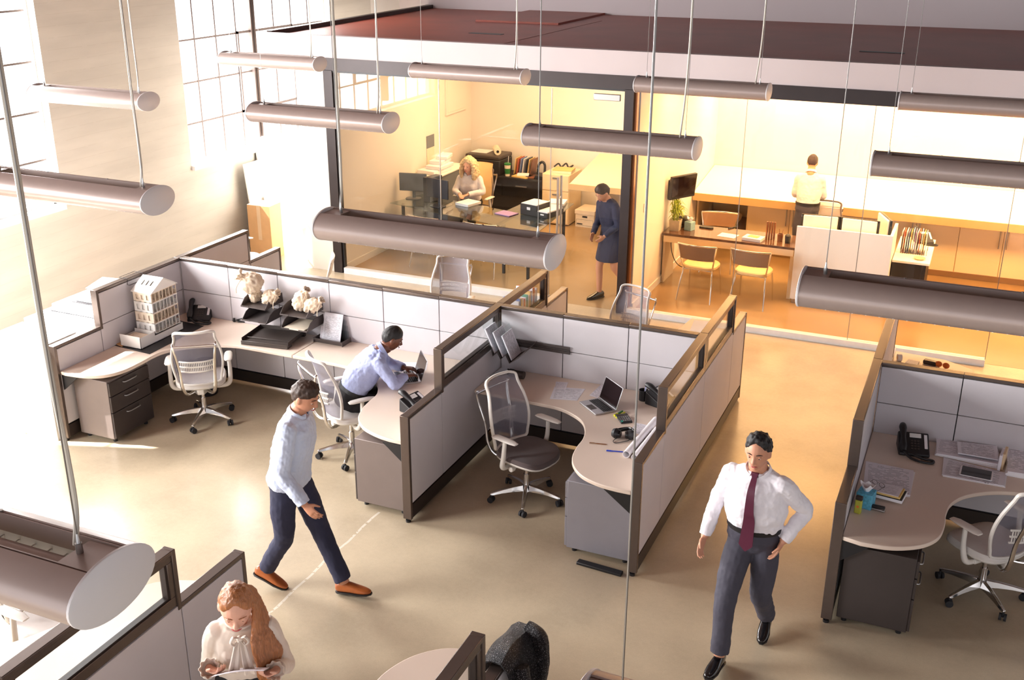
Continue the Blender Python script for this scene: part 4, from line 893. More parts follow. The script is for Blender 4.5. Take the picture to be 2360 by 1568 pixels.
def book_pile():
    c = P(2040, 1142, Z1+.01); t = thing('book_pile', 'open notebook and book beside the tissue box, glasses on top', 'books', (c.x, c.y, Z1+.0165), R_(-8))
    obj('book', B().cbox((.02, 0, .012), (.24, .17, .024)), 'sheet', t, bevel=.003); obj('book_cover', B().cbox((.02, 0, .026), (.23, .165, .004)), 'black', t); obj('yellow_pages', B().cbox((.01, .005, .036), (.22, .16, .016)), 'manila', t, bevel=.002); obj('printed_page', B().cbox((.0, .005, .046), (.21, .155, .003)), 'print', t)
    g = thing('eyeglasses', 'wire eyeglasses lying on the notebook beside the tissue box', 'glasses', (c.x-.06, c.y+.02, Z1+.0165+.049), R_(-30)); 
    for s in (-1, 1):
        obj('lens_rim', B().tube([(s*.032+.024*math.cos(a), .0, .02+.018*math.sin(a)) for a in [2*math.pi*k/16 for k in range(17)]], .0016, 6), 'charcoal', g)
        obj('temple', B().tube([(s*.056, 0, .022), (s*.056, -.06, .012), (s*.05, -.11, .004)], .0016, 6), 'charcoal', g)
    obj('bridge', B().tube([(-.009, 0, .024), (0, .002, .028), (.009, 0, .024)], .0016, 6), 'charcoal', g)
book_pile()
pen('black pen lying on the spread papers at right', (2037, 1123), (2082, 1130), Z1+.017, 'black', .0055)
def tissue(label, loc, rz, m, w=.058, h=.12):
    t = thing('tissue_box', label, 'tissue box', loc, rz, 'tissue boxes'); obj('carton', B().cbox((0, 0, h/2), (2*w, 2*w, h)), m, t, bevel=.003)
    def f(u, v): a = 2*math.pi*u; r = .018+.035*v+.012*v*math.sin(3*a); return V((r*math.cos(a), r*math.sin(a)*.8, h+.055*v+.012*v*math.sin(5*a)))
    obj('tissue', B().grid(f, 24, 5, .002), 'sheet', t); return t
tissue('blue patterned tissue box in the right cubicle', P(1993, 1165, Z1), R_(-10), 'tissue_blue')
def bottle():
    c = P(1976, 1183, Z1); t = thing('spray_bottle', 'lime green bottle with a dark cap in front of the tissue box', 'bottle', c, R_(-12)); obj('bottle_body', B().cbox((0, 0, .055), (.05, .032, .11)), 'lime', t, bevel=.008); obj('cap', B().cbox((0, 0, .126), (.048, .03, .032)), 'bronze_dark', t, bevel=.005); obj('emblem', B().cyl((.0, -.0165, .06), (.0, -.0172, .06), .01), 'orange', t, label='small orange round mark')
bottle()
def mini_stapler():
    c = P(2020, 1176, Z1); t = thing('stapler', 'black stapler lying between the tissue box and the books', 'stapler', c, R_(-10)); obj('base', B().cbox((0, 0, .008), (.12, .03, .016)), 'steel', t, bevel=.004); obj('arm', B().cbox((0, 0, .03), (.12, .026, .02), M.Rotation(R_(-4), 4, 'Y')), 'black', t, bevel=.006)
mini_stapler()
def tape():
    c = P(2072, 832, Z1); t = thing('tape_roll', 'white tape roll on the far worktop behind the right cubicle', 'tape', c, R_(20)); rings = [[V((x, r*math.cos(2*math.pi*j/24), .035+r*math.sin(2*math.pi*j/24))) for j in range(24)] for r, x in ((.035, -.02), (.035, .02), (.02, .02), (.02, -.02), (.035, -.02))]; obj('roll', B().loft(rings, False), 'sheet', t); obj('core', B().tube([(-.021, 0, .035), (.021, 0, .035)], .019, 18), 'sand', t)
tape()
def shades():
    c = P(2150, 842, Z1); t = thing('sunglasses_case', 'dark case with orange tinted glasses on the far right worktop', 'case', c, R_(-14)); obj('case', B().cbox((-.03, .01, .02), (.13, .07, .04)), 'charcoal', t, bevel=.012)
    for s in (-1, 1): obj('orange_lens', B().ball((.09+s*.035, -.01, .03), (.034, .02, .03)), 'orange', t)
shades()
stack('small loose papers between the tape roll and the dark case', [(2085, 838), (2112, 845), (2118, 836), (2092, 830)], Z1, 2, 'print', 3)
sheet('white drawing pinned on the inside of the far right partition', [(2048, 832), (2056, 834), (2066, 800), (2060, 798)], Z1, 'sheet')

# ------------------------------------------------------------------ lower left and bottom props
stack('white drawings leaning on the lower left glazed partition', [(150, 1568), (215, 1540), (310, 1430), (285, 1440)], Z1, 2, 'sheet')
def jacket():
    t = thing('jacket', 'dark glittery jacket draped over the low partition end at the bottom', 'jacket', (-1.98, 4.55, .992), 0)
    prof = [(.10, -.62), (.105, -.45), (.10, -.25), (.085, -.1), (.065, -.02), (.03, .025), (-.03, .03), (-.07, .0), (-.09, -.08), (-.10, -.2), (-.11, -.3)]
    def f(u, v):
        k = u*(len(prof)-1); i = min(int(k), len(prof)-2); a = k-i; x = prof[i][0]*(1-a)+prof[i+1][0]*a; z = prof[i][1]*(1-a)+prof[i+1][1]*a
        y = -.20+.40*v; w = .02*math.sin(9*v+3*u)+.012*math.sin(17*v+5*u); hang = min(1, max(0, -z*4))
        return V((x+math.copysign(1, x)*(w*hang+.012*(1+math.sin(7*v))*hang), y+(.05*hang*math.sin(5*u))*(v-.3), z+.012*math.sin(6*v)+.02*max(0, 1-abs(z)*8)*math.sin(4*v)))
    obj('cloth', B().grid(f, 40, 26, .012), 'sequins', t)
    def g(u, v): p = f(.78+.22*u, .0+.75*v); return p+V((-.014, 0, .004))
    obj('lining', B().grid(g, 10, 14, .006), 'lining', t)
    sl = spline([(.10, -.1, -.03), (.135, -.14, -.2), (.13, -.15, -.42), (.12, -.13, -.6)], 6); obj('sleeve', B().tube(sl, lerps([.05, .062, .055, .045], 6), 12), 'sequins', t, folds=.02)
    c2 = spline([(.02, .18, .03), (.1, .17, -.02), (.135, .15, -.14), (.135, .13, -.3)], 6); obj('collar', B().tube(c2, lerps([.03, .05, .045, .03], 6), 10), 'sequins', t, folds=.02)
jacket()
# ------------------------------------------------------------------ glazed offices
def glass_desk():
    t = thing('glass_desk', 'glass topped desk of the curly haired woman', 'desk', (-6.8, 14.1, 0), 0); o = V((-6.8, 14.1, 0))
    poly = [(-8.13, 14.02), (-5.43, 13.32), (-5.56, 15.15), (-6.25, 15.15), (-6.32, 14.32), (-7.95, 14.72)]
    obj('table_top', B().prism([(x-o.x, y-o.y) for x, y in poly], .728, .74), 'glass_table', t, bevel=.002)
    for x, y in ((-5.62, 13.5), (-6.05, 13.62), (-5.68, 15.05), (-6.15, 15.05), (-7.95, 14.1), (-7.85, 14.6)): obj('leg', B().box(x-o.x-.02, y-o.y-.02, 0, x-o.x+.02, y-o.y+.02, .728), 'black', t, bevel=.003)
    obj('under_frame', B().box(-5.7-o.x, 13.5-o.y, .69, -5.66-o.x, 15.05-o.y, .728).box(-6.17-o.x, 13.62-o.y, .69, -6.13-o.x, 15.05-o.y, .728), 'black', t)
    obj('modesty_drawer', B().box(-7.55-o.x, 14.12-o.y, .12, -7.2-o.x, 14.55-o.y, .70), 'navy_dark', t, bevel=.004)
glass_desk()
def monitor(label, loc, rz, w=.5, h=.31, stand=.13, shell='navy_dark', front='screen', group='computer monitors', tilt=0):
    t = thing('monitor', label, 'monitor', loc, rz, group)
    obj('foot', B().prism(rrect(.24, .17, .06), 0, .012), shell, t, bevel=.003); obj('neck', B().tube([(0, .03, .01), (0, .035, stand+.1)], [.028, .022], 10, flat=.6), shell, t)
    T = M.Translation((0, 0, stand)) @ M.Rotation(R_(tilt), 4, 'X')
    obj('housing', B().cbox((0, 0, h/2), (w, .03, h), T).cbox((0, .022, h/2), (w*.6, .02, h*.6), T), 'black_gloss' if shell == 'white_gloss' else shell, t, bevel=.008)
    if shell == 'white_gloss': obj('back_shell', B().cbox((0, .026, h/2), (w-.06, .03, h-.01), T), shell, t, bevel=.012); obj('screen', B().cbox((0, -.0158, h/2), (w-.03, .002, h-.03), T), front, t, smooth=False)
    return t
monitor('dark monitor directly left of the curly haired woman', (-7.36, 14.12, .7405), R_(-14), .42, .29)
monitor('grey monitor at the far left end of the glass desk', (-7.93, 14.40, .7405), R_(12), .44, .28, .12, 'monitor_grey')
one('computer_tower', 'dark computer tower on the glass desk beside the monitor', 'computer', B().cbox((0, 0, .19), (.13, .3, .38)), 'navy_dark', (-7.60, 14.42, .7405), R_(-14), bevel=.006)
def side_cab():
    t = thing('low_cabinet', 'grey cabinet against the office left wall under papers', 'cabinet', (-7.92, 15.0, 0), 0); obj('body', B().box(-.26, -.15, 0, .18, .95, .98), 'monitor_grey', t, bevel=.004); obj('cabinet_top', B().box(-.27, -.16, .98, .19, .96, 1.0), 'white', t, bevel=.003)
side_cab()
for k in range(4):
    a = [(0, 0), (.05, .04), (.02, .1), (.06, .16)][k]; one('document_pile', ['lowest white document pile on the grey cabinet', 'second white document pile on the grey cabinet', 'white plans lying across the document piles', 'topmost crumpled plans above the grey cabinet'][k], 'papers', B().cbox((0, 0, .03), (.33-.05*k, .5-.06*k, .06)), 'sheet', (-7.97+a[0], 15.2+.08*k, 1.0005+.0605*k), R_(6*k-8), 'white piles on the grey cabinet', bevel=.012)
def calendar():
    t = thing('wall_calendar', 'calendar with a grey picture hanging on the office left wall', 'calendar', (OX+.004, 15.5, 1.1), 0); obj('picture', B().box(0, -.13, .22, .006, .13, .42), 'monitor_grey', t); obj('date_sheet', B().box(0, -.13, -.28, .004, .13, .22), 'card_pale', t)
calendar()
one('pinboard', 'white framed board on the office left wall near the corner', 'board', B().box(0, 0, 0, .03, .75, 1.0).box(.03, .04, .04, .035, .71, .96), 'plaster', (OX+.001, 16.05, 1.75), 0, bevel=.004)
def credenza():
    t = thing('credenza', 'long black cabinet behind the curly haired woman', 'cabinet', (-7.28, 16.74, 0), 0); obj('body', B().box(-.77, -.29, .02, .66, .29, .72), 'black', t, bevel=.004)
    for k in range(2): d = obj('drawer', B().box(-.76+.71*k, -.31, .4, -.06+.71*k, -.29, .70), 'black_gloss', t, bevel=.003); obj('handle', B().box(-.51+.71*k, -.32, .58, -.31+.71*k, -.31, .60), 'steel', d)
credenza()
def printer():
    t = thing('printer', 'large black printer on the black cabinet behind the woman', 'printer', (-7.72, 16.74, .7205), R_(-2)); obj('body', B().box(-.33, -.25, 0, .33, .25, .26), 'black', t, bevel=.02); obj('scanner_lid', B().box(-.33, -.25, .26, .33, .25, .33), 'charcoal', t, bevel=.02); obj('control_panel', B().box(-.05, -.262, .12, .2, -.25, .22), 'copper', t); obj('paper_sheet', B().box(-.3, -.1, .331, .0, .2, .336), 'sheet', t)
printer()
t = thing('paper_towel_roll', 'cream roll lying on the black printer', 'roll', (-7.56, 16.72, 1.1105), R_(-60)); obj('roll', B().tube([(-.15, 0, 0), (.15, 0, 0)], .06, 20), 'card_pale', t); obj('core', B().tube([(-.153, 0, 0), (.153, 0, 0)], .024, 14), 'black', t)
def cup():
    t = thing('drink_cup', 'tall cup with a green lid and sleeve beside the woman chair', 'cup', (-7.29, 16.56, .7205), 0); obj('cup_body', B().lathe([(.04, 0), (.055, .2), (.002, .2)], 20), 'card_pale', t); obj('lid', B().lathe([(.058, .19), (.058, .215), (.04, .225), (.002, .225)], 20), 'green', t); obj('sleeve', B().lathe([(.0455, .04), (.052, .13), (.05, .13), (.043, .04)], 20), 'green', t); obj('straw', B().tube([(.01, 0, .2), (.02, .0, .34)], .004, 8), 'sheet', t)
cup()
cols = ['manila', 'red_paper', 'blue_paper', 'sheet', 'navy_dark', 'manila', 'copper']
for k, m in enumerate(cols):
    one('upright_folder', ['buff', 'reddish', 'blue', 'white', 'navy', 'second buff', 'copper'][k]+' folder leaning in the row behind the green lidded cup', 'folder', B().cbox((0, 0, .14), (.012, .26, .28), M.Rotation(R_(8), 4, 'Y')), m, (-7.24+.05*k, 16.84, .722), 0, 'folders on the black cabinet', bevel=.002)
for k, (x, y, w, d, m, lb) in enumerate(((-7.02, 16.6, .3, .26, 'manila', 'buff folder lying open on the black cabinet'), (-6.87, 16.62, .16, .24, 'copper', 'brown folder lying in front of the row of folders'), (-7.02, 16.6, .2, .16, 'sheet', 'white book topmost on the lying folders'))):
    one('lying_folder', lb, 'folder', B().cbox((0, 0, .012), (w, d, .024)), m, (x, y, .7205 if k < 2 else .7455), R_(15*k-12), 'lying folders on the black cabinet', bevel=.003)
def handset():
    t = thing('office_phone', 'black telephone at the right end of the black cabinet', 'telephone', (-6.69, 16.62, .7205), R_(0)); obj('base', B().box(-.09, -.1, 0, .09, .1, .06), 'black', t, bevel=.01); obj('handset', B().tube(spline([(-.06, -.02, .07), (-.06, .02, .22), (.0, .03, .27), (.05, .02, .22), (.06, -.02, .07)], 5), .022, 10), 'black_gloss', t)
handset()
def white_cab(): 
    t = thing('filing_cabinet', 'white filing cabinet in the corner right of the black one', 'cabinet', (-6.34, 16.70, 0), 0); obj('body', B().box(-.25, -.29, .02, .23, .29, .86), 'cab_cream', t, bevel=.004)
    for k in range(3): d = obj('drawer', B().box(-.24, -.305, .04+.275*k, .22, -.29, .30+.275*k), 'cab_cream', t, bevel=.003); obj('drawer_pull', B().box(-.06, -.317, .24+.275*k, .06, -.305, .26+.275*k), 'steel', d)
white_cab()
stack_o = thing('document_stack', 'cream documents on top of the white filing cabinet', 'papers', (-6.31, 16.62, .8605), R_(6)); obj('sheaf', B().cbox((0, 0, .02), (.36, .28, .04)), 'card_pale', stack_o, bevel=.004); obj('sheaf', B().cbox((.02, .01, .05), (.33, .26, .02)), 'manila', stack_o, bevel=.003)
one('camera_strap', 'tangled black strap behind the documents on the filing cabinet', 'strap', B().tube(spline([(-.16, .02, .02), (-.1, .07, .07), (-.03, .03, .03), (.03, .09, .08), (.1, .03, .03), (.16, .07, .06), (.12, 0, .02)], 6), .014, 8), 'black', (-6.40, 16.84, .862), 0)
def drafting():
    t = thing('drafting_table', 'slanted pale drafting table at the right wall of the glass office', 'table', (-4.9, 16.2, 0), 0)
    obj('board', B().add([(-.9, -.62, .90), (.86, -.62, .90), (.86, .8, 1.12), (-.9, .8, 1.12), (-.9, -.62, .93), (.86, -.62, .93), (.86, .8, 1.15), (-.9, .8, 1.15)], [(3, 2, 1, 0), (4, 5, 6, 7), (0, 1, 5, 4), (1, 2, 6, 5), (2, 3, 7, 6), (3, 0, 4, 7)]), 'cab_cream', t, bevel=.003)
    obj('front_edge', B().box(-.91, -.64, .84, .87, -.615, .935), 'counter_edge', t, bevel=.003)
    obj('support_panel', B().box(-.8, .4, 0, -.76, .78, 1.02).box(.8, -.5, 0, .84, .78, .92), 'cab_cream', t)
drafting()
def carton2():
    t = thing('storage_box', 'lidded white file storage box under the drafting table', 'box', (-5.83, 16.66, 0), R_(-3)); obj('box_body', B().box(-.17, -.2, 0, .17, .2, .26), 'card_pale', t, bevel=.004); obj('box_lid', B().box(-.18, -.21, .22, .18, .21, .29), 'card_pale', t, bevel=.004); obj('hand_hole', B().cyl((-.03, -.211, .2), (.03, -.211, .2), .001).box(-.045, -.2025, .165, .045, -.2, .195), 'black', t); obj('printed_rule', B().box(-.15, -.2015, .03, .15, -.2, .033).box(-.15, -.2015, .13, .15, -.2, .133).box(-.15, -.2015, .03, -.147, -.2, .133).box(.147, -.2015, .03, .15, -.2, .133).box(-.14, -.2015, .045, -.04, -.2, .065), 'black', t, smooth=False)
carton2()
def doc_box(label, x, y, w, d, h, m, top):
    t = thing('file_tray', label, 'tray', (x, y, .7405), R_(-14), 'trays on the glass desk'); obj('tray_body', B().box(-w, -d, 0, w, d, .006).box(-w, -d, 0, w, -d+.006, h).box(-w, d-.006, 0, w, d, h).box(-w, -d, 0, -w+.006, d, h).box(w-.006, -d, 0, w, d, h), m, t, bevel=.002); obj('label_holder', B().box(-.03, -d-.003, h*.5, .03, -d, h*.75), 'sheet', t); obj('paper_fill', B().box(-w+.01, -d+.01, .006, w-.01, d-.01, h*top), 'sheet', t, bevel=.003); return t
doc_box('black document box left of the door handles on the glass desk', -5.87, 14.36, .15, .17, .16, 'black', 1.05); doc_box('low black tray at the right corner of the glass desk', -5.62, 14.32, .1, .2, .08, 'black', 1.2)
for x, y, lb, rz in ((-6.05, 14.85, 'white papers behind the black document box', -20), (-5.74, 14.67, 'white papers behind the low black tray', 5), (-7.0, 14.42, 'white papers in front of the curly haired woman', -16), (-5.78, 15.02, 'pale papers at the far corner of the glass desk', 10)): one('paper_stack', lb, 'papers', B().cbox((0, 0, .02), (.26, .3, .04)), 'sheet', (x, y, .7405), R_(rz), 'papers on the glass desk', bevel=.004)
one('purple_folder', 'purple folder lying on the glass desk', 'folder', B().cbox((0, 0, .006), (.28, .22, .012)), 'purple', (-6.24, 14.14, .7405), R_(-16), bevel=.002)
def office_chair2():
    t = task_chair('tall beige chair of the curly haired woman', (-7.26, 15.16, 0), R_(176), False, 'backmesh_dark'); return t
oc = office_chair2()
for k in kids(oc):
    if k.name.startswith('back_mesh'): k.data.materials[0] = MT['leather_cream']; [setattr(v.co, 'z', .5+(v.co.z-.5)*1.18) for v in k.data.vertices]

# ---- right office
def counter():
    t = thing('counter_unit', 'long white sloping counter with cupboards along the back wall', 'counter', (-3.86, 15.72, 0), 0)
    obj('counter_surface', B().add([(0, 0, .93), (6.4, 0, .93), (6.4, 1.32, 1.10), (0, 1.32, 1.10), (0, 0, .95), (6.4, 0, .95), (6.4, 1.32, 1.12), (0, 1.32, 1.12)], [(3, 2, 1, 0), (4, 5, 6, 7), (0, 1, 5, 4), (1, 2, 6, 5), (2, 3, 7, 6), (3, 0, 4, 7)]), 'counter_top', t, smooth=False)
    obj('front_edge', B().box(0, -.02, .84, 6.4, .0, .955), 'counter_edge', t, bevel=.003)
    obj('carcass', B().box(.78, .3, .1, 6.1, 1.3, .86).box(0, .3, .1, .03, 1.3, .86).box(.05, 1.2, 0, .8, 1.3, .86), 'cab_cream', t); obj('bay_shelf', B().box(.04, .25, .33, .77, 1.19, .349), 'shell_brown', t); obj('kick_board', B().box(.78, .36, 0, 6.1, .5, .1), 'counter_edge', t)
    xs = [.8, 1.42, 2.04]+[2.62, 3.2, 3.78, 4.36, 4.94, 5.52, 6.1]
    for a, b_ in zip(xs, xs[1:]):
        if abs(a-2.04) < .01:
            for k in range(3): d = obj('drawer', B().box(a+.004, .28, .11+.24*k, b_-.004, .3, .34+.24*k), 'cab_cream', t, bevel=.003); obj('drawer_pull', B().cyl((a+.2, .262, .24+.24*k), (b_-.2, .262, .24+.24*k), .006), 'steel', d)
            continue
        d = obj('cupboard_door', B().box(a+.004, .28, .11, b_-.004, .3, .84), 'cab_cream', t, bevel=.003); right = (xs.index(a) % 2 == 0) ^ (a > 2)
        x = b_-.05 if right else a+.05; obj('handle', B().cyl((x, .26, .52), (x, .26, .80), .007).cyl((x, .26, .56), (x, .285, .56), .005).cyl((x, .26, .76), (x, .285, .76), .005), 'steel', d)
counter()
one('wicker_basket', 'basket standing in the dark open bay under the counter', 'basket', B().lathe([(.16, 0), (.24, .12), (.25, .17), (.235, .17), (.15, .01), (.002, .01)], 28), 'sand', (-3.46, 16.3, .35), 0)
def stone_desk():
    t = thing('stone_desk', 'desk with a dark mottled stone top at the dividing wall', 'desk', (-3.85, 14.05, 0), 0)
    obj('stone_top', B().box(0, 0, .715, 1.82, .62, .75), 'stone', t, bevel=.004); obj('apron', B().box(.02, .02, .62, 1.8, .05, .715), 'cab_cream', t, bevel=.003); obj('support', B().box(.0, .1, 0, .03, .6, .715).box(1.75, .1, 0, 1.8, .6, .715), 'cab_cream', t)
stone_desk()
SZ = .7505
def screen_wall():
    t = thing('reception_screen', 'white screen wall in front of the three computers', 'screen', (-2.03, 14.0, 0), 0); obj('front_panel', B().box(0, 0, .06, 1.20, .04, 1.06), 'white', t, bevel=.003); obj('end_panel', B().box(1.16, .04, .06, 1.20, .7, 1.06), 'white', t, bevel=.003); obj('plinth', B().box(.02, .01, 0, 1.18, .035, .06), 'steel', t)
    obj('work_surface', B().box(.02, .04, .70, 1.16, .75, .73), 'white', t, bevel=.003)
screen_wall()
for k, (x, y, a, lb) in enumerate(((-1.78, 14.32, 186, 'left of the three white backed computers behind the white screen'), (-1.28, 14.32, 176, 'middle white backed computer behind the white screen'), (-.99, 14.62, 112, 'right white backed computer turned sideways, behind the white screen'))):
    monitor(lb, (x, y, .7305), R_(a), .5, .33, .1, 'white_gloss', 'black_gloss', 'white backed computers', 0)
def end_unit():
    t = thing('end_cabinet', 'black cabinet with a white top beside the white screen', 'cabinet', (-.82, 14.35, 0), 0); obj('body', B().box(0, -.1, .02, .42, 1.1, .66), 'black', t, bevel=.004); obj('cabinet_top', B().box(-.0, -.12, .66, .46, 1.12, .69), 'counter_top', t, bevel=.003)
end_unit()
fc = ['sheet', 'red_paper', 'sheet', 'blue_paper', 'manila', 'sheet', 'purple', 'sheet', 'red_paper', 'sheet', 'manila', 'sheet']
ws = thing('file_sorter', 'wire sorter for upright files on the white topped cabinet', 'sorter', (-.60, 14.72, .6905), R_(90)); b = B()
for k in range(13): b.tube([(-.13, -.17+.027*k, .0), (-.13, -.17+.027*k, .07), (.13, -.17+.027*k, .07), (.13, -.17+.027*k, .0)], .003, 6)
obj('wire_frame', b, 'black', ws)
for k, m in enumerate(fc): one('sorted_file', ['white', 'red', 'white', 'blue', 'buff', 'white', 'lilac', 'white', 'red', 'white', 'buff', 'white'][k]+' file in the wire sorter, '+['leftmost', 'second from the left', 'third from the left', 'fourth from the left', 'fifth from the left', 'sixth from the left', 'sixth from the right', 'fifth from the right', 'fourth from the right', 'third from the right', 'second from the right', 'rightmost'][k], 'file', B().cbox((0, 0, .14+.02*rnd.random()), (.24, .008, .28)), m, (-.755+.027*k, 14.72, .695), R_(90+rnd.uniform(-3, 3)), 'files in the wire sorter', bevel=.002)
def desk_phone2():
    t = dup(ph, 'telephone on the white topped cabinet behind the wire sorter', (-.52, 15.28, .6905), R_(20)); return t
desk_phone2()
one('paper_tray', 'small clear tray at the front corner of the white topped cabinet', 'tray', B().lathe([(.05, 0), (.075, .02), (.07, .02), (.046, .004), (.002, .004)], 20), 'sand', (-.5, 14.4, .6905), 0)
def wall_tv():
    t = thing('wall_screen', 'flat dark screen on a bracket on the dividing wall', 'screen', (-3.87, 14.37, 1.30), 0)
    obj('wall_plate', B().box(0, -.06, -.13, .02, .06, .13), 'black', t, bevel=.003); obj('bracket_arm', B().tube([(.01, 0, 0), (.08, .0, .02), (.14, .0, .05)], .018, 8), 'black', t)
    T = M.Translation((.19, .0, .05)) @ M.Rotation(R_(60), 4, 'Z') @ M.Rotation(R_(6), 4, 'X')
    obj('housing', B().cbox((0, 0, 0), (.48, .045, .33), T), 'black', t, bevel=.006); obj('screen_face', B().cbox((0, -.024, .01), (.44, .003, .28), T), 'screen', t, smooth=False)
wall_tv()
def plant():
    c = P(1556, 530, SZ); t = thing('potted_plant', 'leafy bamboo plant in a square pale pot', 'plant', (c.x, c.y, SZ), 0)
    obj('pot', B().loft([[V((sx_*w, sy_*w, z)) for sx_, sy_ in ((-1, -1), (1, -1), (1, 1), (-1, 1))] for w, z in ((.065, 0), (.075, .15), (.068, .15), (.065, .13))]), 'pot', t, smooth=False)
    b = B(); lf = B(); r2 = random.Random(3)
    for k in range(9): x, y = r2.uniform(-.04, .04), r2.uniform(-.04, .04); h = r2.uniform(.14, .24); b.tube([(x, y, .12), (x*1.5, y*1.5, .13+h)], .005, 6)
    for k in range(150):
        a = r2.uniform(-2.6, 2.6); z = r2.uniform(.18, .36); x0, y0 = r2.uniform(-.05, .05), r2.uniform(-.05, .05); L = r2.uniform(.08, .17)*(.6 if abs(a) > 1.7 else 1); up = r2.uniform(-.02, .1)
        L = min(L, .13); p = spline([(x0, y0, z), (x0+math.cos(a)*L*.5, y0+math.sin(a)*L*.5, z+up), (x0+math.cos(a)*L, y0+math.sin(a)*L, z+up-.04)], 3); lf.tube(p, lerps([.003, .009, .001], 3), 5, flat=.2)
    obj('stems', b, 'leaf', t); obj('leaves', lf, 'leaf', t)
plant()
c = P(1589, 530, SZ); tissue('pale blue tissue box beside the potted plant', (c.x, c.y, SZ), R_(-20), 'tissue_pale', .055, .12) if 'tissue_pale' in MT else None
for lb, x, y, w, d, h in (('loose white sheet on the stone desk', -2.98, 14.28, .25, .2, .003), ('thick pile of papers on the stone desk', -2.62, 14.22, .26, .2, .04)): one('paper_pile', lb, 'papers', B().cbox((0, 0, h/2), (w, d, h)), 'sheet', (x, y, SZ), R_(-8), bevel=.002)
one('note_pad', 'yellow note on the thick pile of papers', 'note', B().cbox((0, 0, .003), (.14, .1, .006)), 'manila', (-2.62, 14.23, SZ+.0405), R_(-14))
one('pen_holder', 'brown pencil cup on the stone desk', 'pen cup', B().lathe([(.035, 0), (.04, .1), (.034, .1), (.03, .01), (.002, .01)], 18).tube([(0, .01, .02), (.03, .02, .16)], .004, 6).tube([(0, -.01, .02), (-.02, -.01, .17)], .004, 6), 'copper', (-2.28, 14.3, SZ), 0)
one('coffee_maker', 'small black cup holder beside the pencil cup', 'cup', B().lathe([(.035, 0), (.04, .09), (.04, .1), (.02, .12), (.002, .12)], 18), 'black', (-2.17, 14.25, SZ), 0)
for k in range(4): one('metal_tube', ['leftmost', 'second', 'third', 'rightmost'][k]+' of the four bronze tubes standing on the stone desk', 'tube', B().cyl((0, 0, 0), (0, 0, .24), .013), 'copper', (-2.47+.033*k, 14.34, SZ), 0, 'bronze tubes on the stone desk')
pen('dark pen lying at the back of the stone desk', (1679, 527), (1700, 522), SZ, 'black', .008)
one('black_tray', 'flat black tray behind the tissue box on the stone desk', 'tray', B().prism(rrect(.2, .1, .04), 0, .02), 'black', (-3.35, 14.55, SZ), R_(-4), bevel=.004)
one('handbag', 'dark handbag behind the potted plant on the stone desk', 'bag', B().ball((0, 0, .08), (.13, .09, .08)), 'black', (-3.66, 14.5, SZ), 0, folds=.01)
dup(g1, 'brown chair behind the stone desk before the open bay', (-3.3, 15.1, 0), R_(190))
one('wall_switch', 'small white switch on the front of the dividing wall', 'switch', B().box(0, -.035, -.06, .008, .035, .06), 'white', (-3.869, 13.2, 1.3), 0, bevel=.002)
one('power_cable', 'black cable hanging under the left end of the stone desk', 'cable', B().tube(spline([(0, 0, .6), (.03, -.02, .45), (.1, 0, .3), (.2, .05, .25), (.3, .1, .45), (.32, .1, .6)], 6), .006, 6), 'black', (-3.75, 14.18, 0), 0)
# ------------------------------------------------------------------ people
def frame(fwd, up):
    f = V(fwd).normalized(); r = f.cross(V(up)).normalized(); u = r.cross(f); return r, f, u
def skull(d):   # surface of the head for a unit direction (x right, y front, z up), head about 0.235 high
    x, y, z = d; sx_, sy_, sz_ = .076, .097, .120
    lo = max(0, -z); fr = max(0, y)
    px = x*sx_*(1-.30*lo*lo-.12*lo); py = y*sy_*(1-(.34*lo if y < 0 else .05*lo)); pz = z*sz_*(1+(.06*fr if z < 0 else 0))
    if y > 0 and z < .25: px *= 1-.10*fr
    for s in (-1, 1):  # eye sockets and cheeks
        q = ((x-s*.42)**2+(z-.06)**2)/.03
        if y > 0: py -= .011*math.exp(-q)
        q = ((x-s*.46)**2+(z+.28)**2)/.05
        if y > 0: py += .005*math.exp(-q)
    if y > 0: py += .007*math.exp(-((x)**2/.05+(z+.88)**2/.03))+.004*math.exp(-((x)**2/.2+(z-.2)**2/.012))
    return V((px, py, pz))
